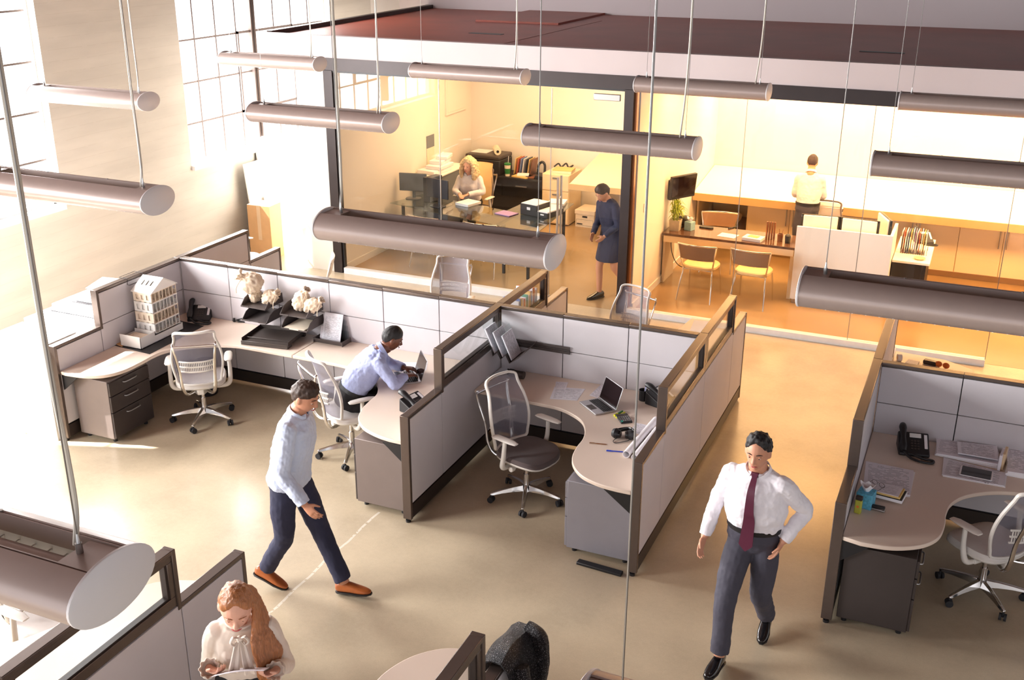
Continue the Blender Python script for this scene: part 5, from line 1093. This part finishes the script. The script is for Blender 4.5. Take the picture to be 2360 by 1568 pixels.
def person(label, loc, rz, J, st_):
    t = thing('person', label, 'person', (loc[0], loc[1], 0), rz)
    J = {k: V(v) for k, v in J.items()}; s = st_.get('s', 1); fem = st_.get('fem', 0); vx = st_.get('voxel', .006); skin = st_['skin']
    r, f, u = frame(J['hf'], J['hu']); hs = s*st_.get('head', 1)
    H = lambda p: J['hed']+(r*p[0]+f*p[1]+u*p[2])*hs
    body = B(); n = 20; rings = []
    for i in range(17):
        th = math.pi*(i+.4)/(16.8); rings.append([H(skull((math.sin(th)*math.sin(2*math.pi*j/n), math.sin(th)*math.cos(2*math.pi*j/n), -math.cos(th)))) for j in range(n)])
    body.loft(rings)
    # nose, ears, lips
    body.tube([H((0, .088, .022)), H((0, .097, .0)), H((0, .108, -.022)), H((0, .098, -.034))], [x*hs for x in (.008, .0095, .0135, .008)], 8)
    for q in (-1, 1):
        body.ball(H((q*.076, -.004, -.008)), (.011*hs, .02*hs, .031*hs), 10, M(((r.x, f.x, u.x), (r.y, f.y, u.y), (r.z, f.z, u.z))))
        body.ball(H((q*.010, .096, -.030)), .008*hs, 8)
    body.tube([H((0, .0, -.08)), (H((0, -.02, -.09))+J['nek'])*.5, J['nek'], J['nek']*.75+J['che']*.25], [x*s for x in ((.052, .053, .06, .07) if fem else (.058, .061, .068, .08))], 16)
    def torso(b, k, off, lo=0, hi=1, bl=0):
        """k scales; cross-sections from crotch to neck base"""
        lp = (J['hiR']-J['hiL']).normalized(); ls = (J['shR']-J['shL']).normalized()
        cr = J['pel']-(J['wai']-J['pel']).normalized()*.09*s
        sec = [(cr, .13, .10, 0), (J['pel'], .168, .115, .1), (J['wai'], .14 if fem else .152, .10, .35), (J['wai']*.45+J['che']*.55, .145 if fem else .165, .108, .6), (J['che'], .155 if fem else .178, .118, .85), (J['che']*.45+J['nek']*.55, .15 if fem else .172, .098, 1), (J['che']*.15+J['nek']*.85, .10, .072, 1), (J['nek'], .066, .06, 1)]
        C_ = spline([q[0] for q in sec], 3); A_ = lerps([q[1] for q in sec], 3); D_ = lerps([q[2] for q in sec], 3); W_ = lerps([q[3] for q in sec], 3); rg = []
        for i in range(len(C_)):
            fr = i/(len(C_)-1)
            if not (lo <= fr <= hi): continue
            d = (C_[min(i+1, len(C_)-1)]-C_[max(i-1, 0)]).normalized(); l = (lp*(1-W_[i])+ls*W_[i]); l = (l-d*l.dot(d)).normalized(); g = d.cross(l) # forward
            tk = 1 if st_.get('untucked') else min(1, max(0, (fr-.17)/.08)) if bl else 1; bb = bl*math.exp(-((fr-.36)/.14)**2)*tk+(off*(tk-1) if bl else 0); rg.append([C_[i]+l*((A_[i]*s*k+off+bb)*math.copysign(abs(math.cos(2*math.pi*j/24))**.86, math.cos(2*math.pi*j/24)))+g*((D_[i]*s*k+off+bb)*math.sin(2*math.pi*j/24)) for j in range(24)])
        b.loft(rg)
        if fem and st_.get('bust', 1) and hi > .5:
            d = (J['nek']-J['che']).normalized(); l = (ls-d*ls.dot(d)).normalized(); g = d.cross(l); g = g if g.dot(f) > -.3 else -g
            for q in (-1, 1): b.ball(J['che']+l*q*.062*s+g*(.072*s+off*.8)-d*.01, (.058*s, .058*s, .066*s), 12)
    def limb(b, ks, rs, off=0, n=14, ext=0): pts = [J[k] if isinstance(k, str) else V(k) for k in ks]; b.tube(spline(pts, 6), lerps([x*s+off for x in rs], 6), n)
    def arm(b, q, off, full=True, cuff=0):
        b.tube([J['nek']*.92+J['che']*.08, J['nek']*.5+J['sh'+q]*.5-V((0, 0, .004)), J['sh'+q]-V((0, 0, .006))], [x*s+off for x in ((.05, .047, .046) if not fem else (.044, .04, .038))], 12)
        a, e, w = J['sh'+q], J['el'+q], J['wr'+q]
        rs = (.050, .050, .044, .040, .036, .026) if not fem else (.043, .044, .038, .034, .031, .023)
        pts = [a-(J['sh'+('L' if q == 'R' else 'R')]-a)*-.12, a, a*.5+e*.5, e, e*.55+w*.45, w]
        if off: rs = tuple(x+.004 for x in rs[:-1])+(rs[-1]+.006+cuff,); pts[-1] = w-(w-e).normalized()*.012
        b.tube(spline(pts, 5), lerps([x*s+off for x in rs], 5), 14)
    def leg(b, q, off, z_end=None):
        h, k, a = J['hi'+q], J['kn'+q], J['an'+q]; rs = (.088, .082, .056, .05, .038) if not fem else (.088, .078, .052, .047, .034)
        top = h+(J['pel']-h)*.25; pts = [top, h*.55+k*.45, k, k*.6+a*.4, a]
        if off: rs = (.092, .084, .064, .058, .056); pts[-1] = a+(k-a).normalized()*(.0 if z_end is None else z_end)
        b.tube(spline(pts, 6), lerps([x*s+off for x in rs], 6), 16)
    torso(body, 1, 0)
    for q in 'RL': arm(body, q, 0); leg(body, q, 0)
    # hands: palm, four bent fingers of unequal length and a thumb from the side of the palm
    for q in 'RL':
        hd = J.get('hd'+q, (J['wr'+q]-J['el'+q])).normalized(); pn = J.get('hn'+q, V((0, 0, -1))); pn = (pn-hd*pn.dot(hd)).normalized()   # pn: where the palm faces
        sd = hd.cross(pn)*(1 if q == 'R' else -1)   # towards the thumb
        w = J['wr'+q]; k = s*(.92 if fem else 1.0); cl = st_.get('curl'+q, st_.get('curl', .35))
        rg = []
        for d, wd, th in ((-.01, .024, .018), (.02, .034, .017), (.055, .041, .014), (.082, .040, .011)): c = w+hd*d*k; rg.append([c+sd*(wd*k*math.cos(2*math.pi*j/12))+pn*(th*k*math.sin(2*math.pi*j/12)) for j in range(12)])
        body.loft(rg)
        for i, (o_, L) in enumerate(((.031, .072), (.0105, .080), (-.010, .075), (-.030, .060))):
            p = w+hd*.076*k+sd*o_*k; a = cl*.55+.10*i*cl; pts = [p]; dr = (hd+sd*(o_*1.6)).normalized()
            for sg in (.45, .32, .25): dr2 = (dr*math.cos(a)+pn*math.sin(a)).normalized(); p = p+dr2*L*k*sg; pts.append(p); a += cl*.8
            body.tube(pts, [x*k for x in (.0088, .0082, .0074, .006)], 8)
        p = w+hd*.022*k+sd*.028*k; d1 = (hd*.62+sd*.72+pn*.35).normalized(); d2 = (hd*.85+sd*.25+pn*.45).normalized()
        body.tube([p, p+d1*.03*k, p+d1*.03*k+d2*.028*k, p+d1*.03*k+d2*.052*k], [x*k for x in (.013, .0108, .0092, .007)], 8)
    bo = obj('body', body, skin, t, remesh=vx)
    lips = 'lips_dark' if skin == 'skin_dark' else 'lips'
    for q in (-1, 1):
        e_ = obj('eye', B().ball(H((q*.0315, .0750, .007)), .0108*hs, 10), 'eyewhite', t)
        lk = H((q*.0315,   .0750+.0080, .0035)); obj('iris', B().ball(lk, .0052*hs, 8), 'iris', e_)
        obj('eyelid', B().ball(H((q*.0315, .0758, .0105)), (.0135*hs, .0128*hs, st_.get('lid', .0085)*hs), 10), skin, e_)
        obj('eyebrow', B().tube([H((q*.014, .093, .030)), H((q*.032, .0885, .034)), H((q*.05, .0755, .028))], [x*(.75 if fem else 1) for x in (.003*hs, .0042*hs, .002*hs)], 6, flat=.7), st_['hair'], t)
    obj('mouth', B().tube(spline([H((-.024, .0885, -.058)), H((-.010, .0985, -.055)), H((0, .0995, -.0565)), H((.010, .0985, -.055)), H((.024, .0885, -.058))], 3), lerps([.0015*hs, .0042*hs, .0045*hs, .0042*hs, .0015*hs], 3), 8, flat=1.0), lips, t)
    # hair cap
    hb = B(); N1, N2 = 28, 9; th = st_.get('hair_th', .012); line = st_.get('line', (.50, .05, -.50))  # height of the hairline: front, side, back
    outer = []; inner = []
    for i in range(N2+1):
        ro, ri = [], []
        for j in range(N1):
            az = 2*math.pi*j/N1; c = math.cos(az); low = (line[1]+(line[0]-line[1])*c**st_.get('lexp', 2.4 if fem else 1.3)) if c > 0 else line[1]+(line[2]-line[1])*min(1, -c*1.5)
            z0 = math.asin(max(-1, min(1, low))); el = z0+(math.pi/2-.02-z0)*i/N2
            d = (math.cos(el)*math.sin(az), math.cos(el)*math.cos(az), math.sin(el)); p = skull(d); nn = p.normalized(); tk = th*(.12+.88*min(1, i/3))
            ro.append(H(p+nn*(tk+th*.35*math.sin(j*2.3+i*1.1)*min(1, i/2)))); ri.append(H(p*.95))
        outer.append(ro); inner.append(ri)
    hb.loft(inner[::-1]+outer, False)
    k0 = len(hb.v); hb.f.append(tuple(range(k0-N1, k0))); hb.f.append(tuple(range(N1-1, -1, -1)))
    for lk in st_.get('locks', ()): pts, rr = lk; hb.tube(spline([H(p) if len(p) == 3 else V(p[:3]) for p in pts], 5), lerps([x*s for x in rr], 5), 10)
    obj('hair', hb, st_['hair'], t, remesh=.006 if st_.get('locks') or vx <= .006 else .008, folds=st_.get('hfold', .008), fscale=.03)
    # clothes
    if st_.get('top'):
        b = B(); off = st_.get('off', .014); torso(b, 1, off, st_.get('hem', .13), .97, st_.get('blouse', .012))
        for q in 'RL': arm(b, q, off*.75, cuff=st_.get('cuff', 0))
        obj(st_.get('topname', 'shirt'), b, st_['top'], t, remesh=vx, folds=st_.get('folds', .012), fscale=st_.get('fsc', .06))
        if st_.get('collar', 1):
            d = (H((0, -.01, -.08))-J['nek']).normalized(); l = (J['shR']-J['shL']).normalized(); l = (l-d*l.dot(d)).normalized(); g = d.cross(l)
            if g.dot(J['hf']) < 0: g = -g
            def cf(u_, v_): a = R_(24)+(2*math.pi-R_(48))*u_; rr = (.070+.012*(1-v_))*s*(.92 if fem else 1); return J['nek']+d*(.008+.038*v_-.028*abs(math.cos(a/2))**6)+l*math.sin(a)*rr*1.05+g*(math.cos(a)*rr*.95+.004)
            obj('collar', B().grid(cf, 26, 3, .006), st_['top'], t)
            for q in (-1, 1):
                c0 = J['nek']+d*.036*s+g*.058*s+l*q*.022*s; obj('collar_point', B().add([c0, J['nek']+d*.02*s+l*q*.066*s+g*.03*s, J['nek']-d*.03*s+l*q*.05*s+g*.092*s, c0+g*.006, J['nek']+d*.02*s+l*q*.07*s+g*.036*s, J['nek']-d*.03*s+l*q*.05*s+g*.099*s], [(2, 1, 0), (3, 4, 5), (0, 1, 4, 3), (1, 2, 5, 4), (2, 0, 3, 5)]), st_['top'], t)
    if st_.get('legs'):
        b = B(); torso(b, 1, .017, 0, .24)
        for q in 'RL': leg(b, q, .010, .03)
        obj('trousers', b, st_['legs'], t, remesh=max(vx, .007), folds=.012, fscale=.07)
    if st_.get('skirt'):
        kR, kL = J['knR'], J['knL']; lp = (J['hiR']-J['hiL']).normalized(); m = (kR+kL)/2+(J['pel']-(kR+kL)/2)*.15; rg = []
        for c, a, d in ((J['wai'], .15, .11), (J['pel']*.6+J['wai']*.4, .172, .13), (J['pel'], .192, .142), (J['pel']*.5+m*.5, .19, .15), (m, .185, .155)): rg.append([c+lp*(a*s*math.cos(2*math.pi*j/24))+V((0, 1, 0))*(d*s*math.sin(2*math.pi*j/24)) for j in range(24)])
        obj('skirt', B().loft(rg), st_['skirt'], t, remesh=.008, folds=.01)
    if st_.get('belt'):
        c = J['pel']*.42+J['wai']*.58; d = (J['wai']-J['pel']).normalized(); l = (J['hiR']-J['hiL']).normalized(); g = d.cross(l)
        obj('belt', B().loft([[c+d*dz+l*(.187*s*k_*math.cos(2*math.pi*j/28))+g*(.137*s*k_*math.sin(2*math.pi*j/28)) for j in range(28)] for dz, k_ in ((-.018, 1), (.018, 1), (.018, .9), (-.018, .9))]), 'black', t)
    for q in 'RL':
        if not st_.get('shoe'): break
        a = J['an'+q]; d = J['to'+q].normalized(); up = J.get('tu'+q, V((0, 0, 1))); sd = d.cross(up).normalized(); up = sd.cross(d).normalized(); o_ = a-up*.075*s-d*.062*s; b = B(); rg = []
        for y, w, h0, h1 in ((-.02, .024, .01, .07), (.0, .035, .0, .095), (.05, .038, .0, .10), (.10, .038, .0, .088), (.15, .044, .0, .066), (.20, .044, .0, .05), (.245, .034, .002, .036), (.27, .016, .008, .024)):
            y, w, h0, h1 = y*s, w*s, h0*s, h1*s; c = o_+d*y+up*(h0+h1)/2; rg.append([c+sd*(w*math.cos(2*math.pi*j/14))+up*((h1-h0)/2*math.copysign(abs(math.sin(2*math.pi*j/14))**.8, math.sin(2*math.pi*j/14))) for j in range(14)])
        sh = obj('shoe', b.loft(rg), st_['shoe'], t, sub=1)
        obj('shoe_sole', B().loft([[o_+d*(y*s)+sd*(w*s*k_)+up*z_ for y, w, k_ in [(yy, ww, 1) for yy, ww in ((-.02, .02), (.0, .034), (.1, .036), (.17, .044), (.24, .036), (.272, .012))]+[(yy, ww, -1) for yy, ww in ((.272, .012), (.24, .036), (.17, .044), (.1, .036), (.0, .034), (-.02, .02))]] for z_ in (-.004, .010)]), 'black', sh)
    return t, J, H
def standing(k=1.0, fem=0):
    w = .17 if fem else .195
    return dict(pel=(0, 0, .95), wai=(0, .0, 1.10), che=(0, .01, 1.28), nek=(0, -.01, 1.465), hed=(0, .03, 1.62), hf=(0, 1, -.05), hu=(0, 0, 1), shR=(w-.02, 0, 1.385), shL=(-w+.02, 0, 1.385), elR=(w+.05, -.03, 1.14), elL=(-w-.05, -.03, 1.14), wrR=(w+.07, .03, .89), wrL=(-w-.07, .03, .89),
                hiR=(.09, 0, .90), hiL=(-.09, 0, .90), knR=(.10, .02, .49), knL=(-.10, .02, .49), anR=(.10, 0, .08), anL=(-.10, 0, .08), toR=(.1, 1, 0), toL=(-.1, 1, 0), hnR=(-1, 0, 0), hnL=(1, 0, 0))

# the man with the tie, walking down the corridor towards the camera
J = standing()
J.update(pel=(0, -.02, .94), wai=(0, .0, 1.09), che=(.0, .03, 1.27), nek=(0, .05, 1.445), hed=(0, .105, 1.605), hf=(0, 1, -.16), hu=(0, .16, 1), shR=(.175, .03, 1.375), shL=(-.175, .05, 1.375), elR=(.27, -.02, 1.13), wrR=(.30, .12, .90), elL=(-.30, -.10, 1.15), wrL=(-.20, .03, .955), hdL=(.35, .3, -1), hnL=(1, .2, .2),
         hiR=(.09, .0, .89), hiL=(-.09, -.02, .89), knR=(.10, .20, .50), anR=(.09, .27, .105), toR=(.08, 1, .12), knL=(-.08, -.03, .48), anL=(-.08, -.30, .13), toL=(-.1, 1, -.22), tuL=(0, .22, 1), hnR=(-1, .3, 0))
t, J, H = person('man in a white shirt and dark red tie walking down the corridor', (-1.0, 6.37), R_(176), J, dict(skin='skin_warm', hair='hair_black', top='shirt_white', legs='trouser_grey', shoe='shoe_black', belt=1, line=(.78, .12, -.45), hair_th=.02, folds=.02, blouse=.035, voxel=.006, hfold=.02))
kn = J['nek']+V((0, .075, -.012)); tp = [kn, J['che']+V((0, .155, .08)), J['che']+V((0, .16, -.06)), J['wai']+V((.0, .165, .03)), J['wai']+V((.01, .155, -.15))]
rg = []
for p, w in zip(spline(tp, 5), lerps([.016, .024, .030, .038, .046], 5)): rg.append([p+V((x*w, y, 0)) for x, y in ((-1, 0), (1, 0), (1, .008), (-1, .008))])
tip = tp[-1]+V((.0, 0, -.045)); rg.append([tip+V((x*.004, y, 0)) for x, y in ((-1, 0), (1, 0), (1, .008), (-1, .008))])
obj('necktie', B().loft(rg), 'tie', t); obj('tie_knot', B().loft([[kn+V((x*w, y, z)) for x, y in ((-1, -.01), (1, -.01), (1, .012), (-1, .012))] for w, z in ((.026, .03), (.016, -.01))]), 'tie', t, bevel=.004)
obj('button_placket', B().tube(spline([J['che']+V((.016, .145, .1)), J['che']+V((.018, .15, -.05)), J['wai']+V((.02, .15, .02))], 4), .004, 6), 'shirt_white', t)

# the man striding to the right in tan shoes
J = standing()
J.update(pel=(0, .0, .93), wai=(0, .03, 1.08), che=(0, .08, 1.26), nek=(0, .11, 1.44), hed=(0, .18, 1.575), hf=(0, 1, -.45), hu=(0, .45, 1), shR=(.17, .12, 1.365), shL=(-.17, .05, 1.365), elR=(.24, .10, 1.08), wrR=(.25, .27, .88), elL=(-.24, -.10, 1.12), wrL=(-.22, -.06, .87), hdR=(0, .75, -.7),
         hiR=(.09, -.01, .88), hiL=(-.09, .02, .88), knL=(-.07, .19, .49), anL=(-.05, .38, .10), toL=(-.05, 1, .10), knR=(.07, -.04, .47), anR=(.05, -.24, .14), toR=(-.05, 1, -.35), tuR=(0, .35, 1))
J = {k: (v[0], v[1], v[2]*1.035) if k not in ('hf', 'hu') and k[:2] not in ('to', 'tu', 'hn') and k not in ('hdR', 'hdL') and k[:2] != 'an' else v for k, v in J.items()}
person('man in a pale blue shirt and navy trousers striding to the right in tan shoes', (-4.27, 5.75), R_(-86), J, dict(skin='skin_warm', hair='hair_brown', top='shirt_pale', legs='trouser_navy', shoe='shoe_tan', line=(.5, .1, -.45), hair_th=.016, folds=.02, blouse=.01, hem=.05, untucked=1, off=.022, hfold=.016, voxel=.006))

# the seated man at the laptop
J = standing()
J.update(pel=(0, -.02, .60), wai=(0, .05, .74), che=(0, .17, .89), nek=(0, .29, 1.035), hed=(0, .40, 1.145), hf=(0, 1, -.5), hu=(0, .5, 1), shR=(.175, .25, .965), shL=(-.175, .25, .965), elR=(.25, .37, .79), wrR=(.09, .50, .795), elL=(-.25, .40, .80), wrL=(-.09, .52, .80), hdR=(-.35, 1, -.05), hdL=(.35, 1, -.05), hnR=(0, 0, -1), hnL=(0, 0, -1),
         hiR=(.10, .02, .57), hiL=(-.10, .02, .57), knR=(.15, .42, .53), knL=(-.15, .42, .53), anR=(.14, .40, .085), anL=(-.14, .36, .085), toR=(.1, 1, 0), toL=(-.1, 1, 0))
person('man in a light blue shirt leaning over a silver laptop', (-5.04, 7.84), R_(-51), J, dict(skin='skin_dark', hair='hair_black', top='shirt_blue', legs='trouser_black', shoe='shoe_black', belt=1, line=(.50, .12, -.42), hair_th=.010, folds=.02, blouse=.025, curl=.55, voxel=.006, hfold=.004))

# the long haired woman at the front, reading papers
J = standing(fem=1)
J.update(pel=(0, 0, .93), wai=(0, .0, 1.06), che=(0, .03, 1.20), nek=(0, .075, 1.335), hed=(.005, .145, 1.465), hf=(.0, 1, -.46), hu=(-.06, .46, 1), shR=(.132, .06, 1.265), shL=(-.132, .06, 1.265), elR=(.20, -.03, .98), wrR=(.17, .165, 1.125), elL=(-.205, -.02, .97), wrL=(-.165, .20, 1.095), hdR=(-.6, .6, .1), hdL=(.65, .55, .1), hnR=(-.35, -.1, 1), hnL=(.3, -.1, 1))
lk = []
for k in range(15):   # locks falling over her left shoulder, a few behind the right one
    a = k/14; w = .012*math.sin(k*2.4)
    lk.append(([(-.012-.02*a, .03-.08*a, .085), (-.052, .028-.085*a, .066), (-.080, .012-.085*a, .0), (-.078-.05*a, .150-.09*a+w, 1.34, 0), (-.072-.08*a+w, .185-.09*a, 1.24, 0), (-.085-.09*a-w, .195-.10*a, 1.14, 0), (-.085-.075*a+w, .185-.09*a, 1.05, 0), (-.105-.06*a, .165-.08*a, .985-.03*math.sin(5*a), 0)], (.010, .013, .017, .021, .023, .022, .017, .005)))
for k in range(6):
    a = k/5; lk.append(([(.012+.02*a, .03-.10*a, .085), (.054-.02*a, .0-.08*a, .055), (.074-.03*a, -.03-.06*a, -.03), (.075-.05*a, .03-.04*a, 1.335, 0), (.07-.06*a, -.01-.03*a, 1.24, 0)], (.010, .012, .016, .016, .006)))
J = {k: (v[0], v[1], v[2]*1.03) if k not in ('hf', 'hu') and k[:2] not in ('to', 'tu', 'hn') and k not in ('hdR', 'hdL') else v for k, v in J.items()}
lk = [([q if len(q) == 3 else (q[0], q[1], q[2]*1.03, 0) for q in a], b_) for a, b_ in lk]
t, J, H = person('young woman with long auburn hair in a cream blouse reading a paper', (-3.19, 3.79), R_(214), J, dict(lid=.0125, skin='skin_light', hair='hair_auburn', fem=1, s=.93, head=1.17, top='blouse', topname='blouse', legs='trouser_black', shoe='shoe_black', collar=0, line=(.80, .14, -.75), hair_th=.012, locks=lk, off=.017, blouse=.03, cuff=.012, curl=.75, curlL=.8, folds=.018, fsc=.11, voxel=.005, hfold=.012))
nb = J['nek']+V((.0, .098, -.02))
obj('neck_band', B().tube([J['nek']+V((.07*math.sin(2*math.pi*k/20), .062*math.cos(2*math.pi*k/20)+.004, .012-.018*max(0, math.cos(2*math.pi*k/20)))) for k in range(21)], .013, 8, flat=.6), 'blouse', t)
bw = obj('bow_knot', B().ball(nb+V((0, .012, -.02)), (.018, .016, .018), 10), 'blouse', t)
for q, L in ((-1, .17), (1, .15)):
    obj('bow_tail', B().grid(lambda a, c: nb+V((q*(.012+.03*c)+(a-.5)*(.028+.035*c), .022+.05*math.sin(c*1.7)+.007*math.sin(a*9), -.03-L*c)), 8, 10, .004), 'blouse', bw)
    obj('bow_loop', B().tube(spline([nb+V((0, .012, -.018)), nb+V((q*.03, .028, .0)), nb+V((q*.045, .03, -.028)), nb+V((q*.025, .03, -.045)), nb+V((0, .014, -.024))], 5), lerps([.006, .012, .013, .010, .006], 5), 8, flat=.5), 'blouse', bw)
for q in 'RL':   # gathered cuffs
    w_ = J['wr'+q]; d = (J['el'+q]-w_).normalized(); a_ = d.orthogonal().normalized(); b_ = d.cross(a_)
    obj('cuff_frill', B().loft([[w_+d*z+(a_*math.cos(2*math.pi*j/48)+b_*math.sin(2*math.pi*j/48))*(rr+wv*math.sin(2*math.pi*j/48*9)) for j in range(48)] for z, rr, wv in ((.028, .032, 0), (.022, .040, .0), (.0, .043, .002), (-.026, .050, .005), (-.031, .048, .005), (-.026, .045, .005), (.0, .037, .002), (.022, .033, 0))]), 'blouse', t)
Rw = M.Rotation(R_(214), 3, 'Z'); pc = Rw @ ((J['wrR']+J['wrL'])/2+V((.0, .075, .03)))+V((-3.19, 3.79, 0))
pp = obj('held_paper', B().grid(lambda a, c: V(((a-.5)*.26, (c-.5)*.2, .012*math.sin(a*3)+.02*c)), 8, 6, .002), 'print', None, pc); pp.rotation_euler = (R_(27), R_(4), R_(210)); tag(pp, 'white paper held by the long haired woman', 'paper')

# woman behind the glass desk
J = standing(fem=1)
J.update(pel=(0, -.05, .58), wai=(0, .0, .71), che=(0, .05, .90), nek=(0, .07, 1.06), hed=(0, .11, 1.195), hf=(.35, 1, -.05), hu=(0, .05, 1), shR=(.15, .05, .985), shL=(-.15, .07, .985), elR=(.22, .14, .80), elL=(-.22, .12, .80), wrR=(.10, .33, .785), wrL=(-.02, .31, .785), hdR=(-.5, .8, -.1), hdL=(.6, .7, -.1), hnR=(0, 0, -1), hnL=(0, 0, -1),
         hiR=(.09, .0, .56), hiL=(-.09, .0, .56), knR=(.10, .40, .52), knL=(-.10, .40, .52), anR=(.10, .36, .08), anL=(-.10, .34, .08))
lk = []
for k in range(16):
    a = math.pi*(.40+1.2*(k/15)); x, y = math.sin(a), math.cos(a); lk.append(([(x*.04, y*.05, .115), (x*.092, y*.10, .05), (x*.105, y*.115, -.03), (x*.115+.01*math.sin(k*3), y*.12, -.11), (x*.10, y*.115+.01*math.sin(k*5), -.19)], (.024, .034, .038, .036, .02)))
person('older woman with curly blond hair in a white blouse behind the glass desk', (-7.28, 15.10), R_(192), J, dict(skin='skin_light', hair='hair_blond', fem=1, s=.98, head=1.1, top='shirt_white', legs='trouser_black', shoe='shoe_black', line=(.62, .1, -.7), hair_th=.03, locks=lk, off=.018, voxel=.008, hfold=.03, curl=.5))

# man at the sloping counter, seen from behind
J = standing()
J.update(hed=(0, .08, 1.60), hf=(0, 1, -.5), hu=(0, .5, 1), shR=(.155, 0, 1.385), shL=(-.155, 0, 1.385), elR=(.20, .08, 1.15), wrR=(.17, .26, 1.06), elL=(-.20, .06, 1.15), wrL=(-.16, .27, 1.07), hdR=(-.3, 1, 0), hdL=(.3, 1, 0), hnR=(-.4, 0, -1), hnL=(.4, 0, -1), hnK=(0, 0, 0))
person('man in a white shirt with his back turned, working at the sloping counter', (-2.12, 15.42), R_(4), J, dict(skin='skin_warm', hair='hair_brown', top='shirt_white', legs='trouser_grey', shoe='shoe_black', belt=1, line=(.45, .1, -.5), hair_th=.015, folds=.016, blouse=.012, s=.92, off=.011, voxel=.008))

# woman passing the glass door, head bent
J = standing(fem=1)
J.update(pel=(0, 0, .92), wai=(0, .03, 1.05), che=(0, .07, 1.21), nek=(0, .12, 1.37), hed=(0, .20, 1.47), hf=(0, 1, -.7), hu=(0, .7, 1), shR=(.145, .10, 1.295), shL=(-.145, .10, 1.295), elR=(.20, .08, 1.06), elL=(-.20, .10, 1.06), wrR=(.12, .24, .90), wrL=(-.12, .25, .92), hiR=(.08, 0, .87), hiL=(-.08, 0, .87), knR=(.08, .14, .47), anR=(.07, .14, .08), knL=(-.07, .02, .47), anL=(-.07, -.22, .13), toR=(.05, 1, 0), toL=(-.05, 1, -.3), tuL=(0, .3, 1))
person('bare legged woman in a dark top and skirt stepping to the glass door', (-4.30, 13.24), R_(150), J, dict(skin='skin_warm', hair='hair_brown', fem=1, s=.97, top='trouser_navy', skirt='trouser_navy', shoe='shoe_black', collar=0, line=(.55, .1, -.7), hair_th=.02, voxel=.008, bust=0))
